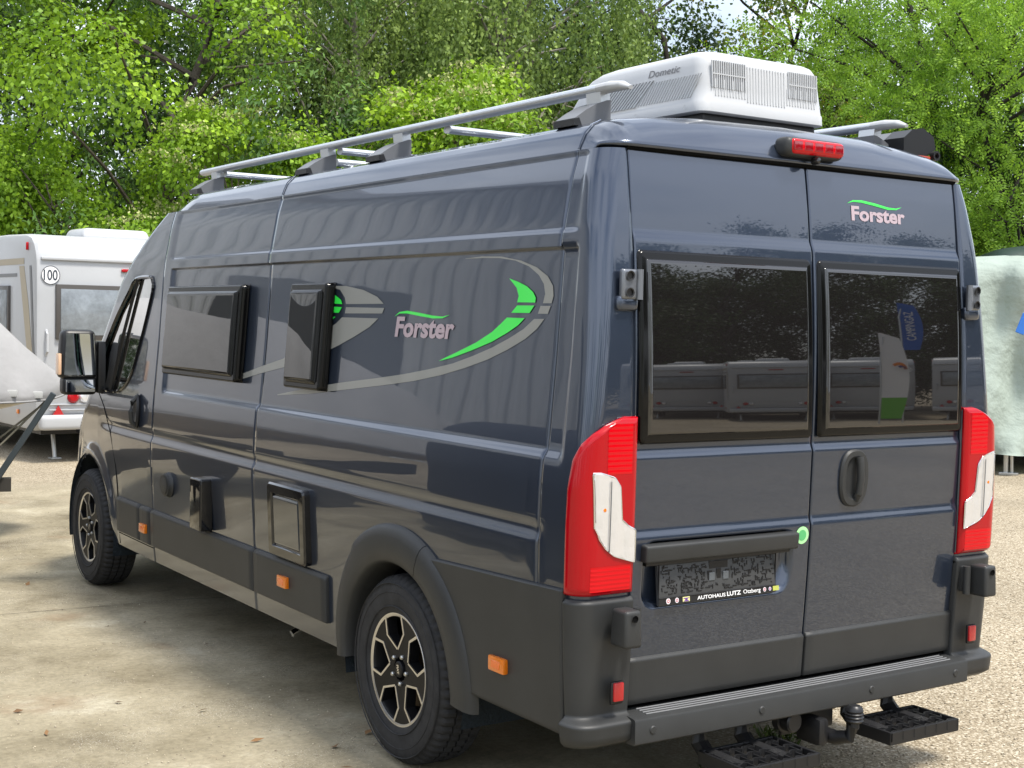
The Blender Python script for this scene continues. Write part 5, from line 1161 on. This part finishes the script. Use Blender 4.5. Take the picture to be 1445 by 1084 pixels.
# ------------------------------------------------------------------ what stands behind and beside the camera, mirrored in the van
def yard_caravan(x, y, rz, lab):
    c = copy_tree(CV); c.location = (x, y, 0); c.rotation_euler = (0, 0, math.radians(rz)); c['label'] = lab; c['group'] = 'caravans mirrored in the rear windows'; return c
for h_, ds, off, lab in ((140.5, 27, -.3, 'white caravan mirrored in the left rear window, farthest left'), (136.3, 25, 0, 'white caravan mirrored in the left rear window beside the door gap'), (131.3, 26, 0, 'white caravan mirrored in the right rear window'), (126.2, 25, .4, 'white caravan mirrored at the right edge of the right rear window')):
    a_ = math.radians(h_); rz_ = -h_; dx, dy = math.cos(math.radians(rz_)), math.sin(math.radians(rz_))
    yard_caravan(math.sin(a_)*ds-dx*(1.15+off), -1.2+math.cos(a_)*ds-dy*(1.15+off), rz_+(6 if off else -5), lab)
def flag(x, y, rz, h, w, zb, cols, txt, label, cat='flag'):
    o = empty('beach_flag', (x, y, 0), math.radians(rz), label, cat, 'flags mirrored in the right rear window')
    mb = MB(); mb.tube([(0, 0, 0), (0, 0, zb), (.02, 0, zb+h*.7), (.12, 0, zb+h*.95)], .02, 8); mb.build('pole', ALU, o, True)
    def edge(t): return w*(.55+.45*math.sin(math.pi*min(1, .15+t*.75)))
    zs = np.linspace(zb, zb+h, 30)
    P = np.array([[(.02+edge((z-zb)/h)*u*(1 if z < zb+h*.93 else max(.1, 1-((z-zb)/h-.93)*12)), .03*math.sin(3*z+2*u), z) for z in zs] for u in np.linspace(0, 1, 8)])
    Cz = (zs[:-1]+zs[1:])/2; lo = np.broadcast_to(((Cz-zb)/h) < cols[2], (7, 29))
    grid('cloth', P, cols[0], o, ~lo);
    if lo.any(): grid('lower_cloth' if False else 'printed_hem', P, cols[1], o, lo)
    if txt: text_on('flag_text', txt, lambda u, v: (.02+w*.42+v, -.05, u), zb+h*.2, zb+h*.8, -.10, .10, PRINTW, o); text_on('flag_text', txt, lambda u, v: (.02+w*.42-v, .05, u), zb+h*.2, zb+h*.8, -.10, .10, PRINTW, o)
    return o
BLUEF = mat('blue flag cloth', (.01, .10, .42), .7, transl=.2); WHF = mat('white flag cloth', (.75, .75, .76), .7, transl=.2); GRF = mat('green print', (.12, .42, .03), .7, transl=.2)
flag(17.0, -15.1, 40, 1.75, .48, 2.75, (BLUEF, BLUEF, 0), 'CAMPINGAZ', 'blue beach flag mirrored in the right rear window')
f2 = flag(15.1, -14.1, 40, 2.9, .55, .35, (WHF, GRF, .25), None, 'white beach flag with a green foot mirrored in the right rear window')
for c_, r0, r1, m_ in ((.36, .10, .17, mat('orange print', (.75, .22, .04), .7)), (.42, .05, .10, mat('navy print', (.03, .06, .25), .7))):
    for sy in (-.05, .06):
        mb = MB(); pts = []
        A = np.linspace(0, math.pi*.75, 12)
        mb.add([(c_+r0*math.cos(a), sy, 2.0+r0*math.sin(a)*1.4) for a in A]+[(c_+r1*math.cos(a), sy, 2.0+r1*math.sin(a)*1.4) for a in A], [(i, i+1, 13+i, 12+i) for i in range(11)]); mb.build('flag_emblem', m_, f2)
# sheet metal hall to the left, mirrored in the van's left side
HALL = mat('pale sheet metal', (.52, .54, .56), .45, .2, vary=(.6, .06)); 
hall = empty('storage_hall', (-14, 13, 0), math.radians(43.5), 'pale corrugated storage hall mirrored in the van\'s left side', 'building')
P = []
for i in range(0, 521):
    x = -13+i*.05; o_ = .07*(1 if (i % 8) < 4 else -1); P.append([(x, o_, z) for z in (0.0, 2.2, 4.6, 8.2)])
grid('wall', np.array(P), HALL, hall, smooth=False)
mb = MB(); mb.box((0, 3.5, 8.5), (26.4, 8, .5), .1); mb.build('roof', mat('hall roof', (.28, .29, .31), .5, .3), hall)
for x in (-8, 0, 7):
    mb = MB(); mb.box((x, -.06, 1.7), (3.4, .10, 3.3), .02); mb.build('roller_door', mat('door dark', (.09, .10, .11), .5), hall)

# ------------------------------------------------------------------ loose stones, leaf litter, grass
STONE = mat('pebbles', (.38, .33, .25), .85, island=((.6, .58, .55), (1.5, 1.5, 1.45), (.5, (1, 1, 1))))
def pebbles(n, region, smin, smax, seed):
    r = np.random.default_rng(seed); p = region(r, n); n = len(p); s = smin+(smax-smin)*r.random(n)**2.2
    oc = np.array([(1, 0, 0), (-1, 0, 0), (0, 1, 0), (0, -1, 0), (0, 0, .75), (0, 0, -.75)]); fc = np.array([(0, 2, 4), (2, 1, 4), (1, 3, 4), (3, 0, 4), (2, 0, 5), (1, 2, 5), (3, 1, 5), (0, 3, 5)])
    v = oc[None]*s[:, None, None]*r.uniform(.6, 1.3, (n, 6, 1)); a = r.uniform(0, 6.28, n); ca, sa = np.cos(a), np.sin(a)
    x = v[..., 0]*ca[:, None]-v[..., 1]*sa[:, None]; y = v[..., 0]*sa[:, None]+v[..., 1]*ca[:, None]; z = v[..., 2]+s[:, None]*.25
    V = np.stack([x+p[:, :1], y+p[:, 1:2], z], -1).reshape(-1, 3); F = (fc[None]+(np.arange(n)*6)[:, None, None]).reshape(-1, 3); return fast('loose_gravel', V, F)
def reg_right(r, n):
    D = 3.6+14*r.random(n)**1.8; u = r.uniform(900, 1480, n); q = np.array(CAM_POS[:2])+F2*D[:, None]+R2*((u-722.5)/1943.67*D)[:, None]
    return q[~((np.abs(q[:, 0]) < .95) & (q[:, 1] > -.6))]
me = pebbles(30000, reg_right, .002, .0075, 1); setp(link('loose_gravel', me, STONE, None, False), 'loose pale gravel scattered over the yard to the right of the van', None, None, 'stuff')
def reg_left(r, n):
    D = 4.6+12*r.random(n)**1.5; u = r.uniform(-60, 640, n); q = np.array(CAM_POS[:2])+F2*D[:, None]+R2*((u-722.5)/1943.67*D)[:, None]
    return q[~((np.abs(q[:, 0]) < .9) & (q[:, 1] > -.6) & (q[:, 1] < 4.9))]
me = pebbles(5000, reg_left, .002, .006, 2); setp(link('grit', me, STONE, None, False), 'fine grit scattered over the concrete to the left of the van', None, None, 'stuff')
LIT = mat('dry leaves', (.13, .075, .035), .8, island=((.5, .5, .5), (1.8, 1.7, 1.5)))
r = np.random.default_rng(4); n = 90; q = reg_left(r, n); n = len(q); p = np.c_[q, np.full(n, .006)]
d = r.normal(size=(n, 3)); d[:, 2] = .12; nr = np.tile([0, 0, 1.], (n, 1))+r.normal(size=(n, 3))*.3
me = leaf_mesh('leaf_litter', p, d, nr, r.uniform(.02, .07, n), r.uniform(.015, .045, n), LIT); setp(link('leaf_litter', me, LIT, None, False), 'dry brown leaves lying on the concrete', None, None, 'stuff')
GR = mat('weeds', (.07, .11, .03), .6, transl=.3, island=((.6, .6, .6), (1.4, 1.2, .8)))
n = 500; cc = np.array([[.15, -.72], [.38, -.68], [.02, -.80], [.55, -.50]]); k = r.integers(0, 4, n); p = np.c_[cc[k]+r.normal(size=(n, 2))*.06, np.zeros(n)]
d = r.normal(size=(n, 3))*.5; d[:, 2] = np.abs(d[:, 2])+.5; nr = r.normal(size=(n, 3)); me = leaf_mesh('weeds', p, d, nr, r.uniform(.02, .06, n), r.uniform(.006, .014, n), GR)
setp(link('weeds', me, GR, None, False), 'small weeds growing under the rear step', None, None, 'stuff')

# slab joint and a crack in the concrete
JM = mat('joint filler', (.075, .065, .05), .95, spec=.1)
def groove(name, pts, w, label, seed):
    r = np.random.default_rng(seed); P = []
    for (x0, y0), (x1, y1) in zip(pts[:-1], pts[1:]):
        for t in np.linspace(0, 1, 30)[:-1]: P.append((x0+(x1-x0)*t, y0+(y1-y0)*t))
    P = np.array(P)+r.normal(size=(len(P), 2))*w*.45; d = np.gradient(P, axis=0); d /= np.linalg.norm(d, axis=1, keepdims=True)+1e-9; n_ = np.stack([-d[:, 1], d[:, 0]], 1)
    wd = w*r.uniform(.25, 1., (len(P), 1)); A = np.c_[P+n_*wd, np.full(len(P), .004)]; B = np.c_[P-n_*wd, np.full(len(P), .004)]
    setp(grid(name, np.stack([A, B], 1), JM), label, None, None, 'structure')
groove('ground_joint', [(-6.5, 3.0), (-1.684, 3.38), (-.6, 3.30), (.9, 2.9)], .0045, 'dirt filled joint between concrete slabs left of the van', 1)
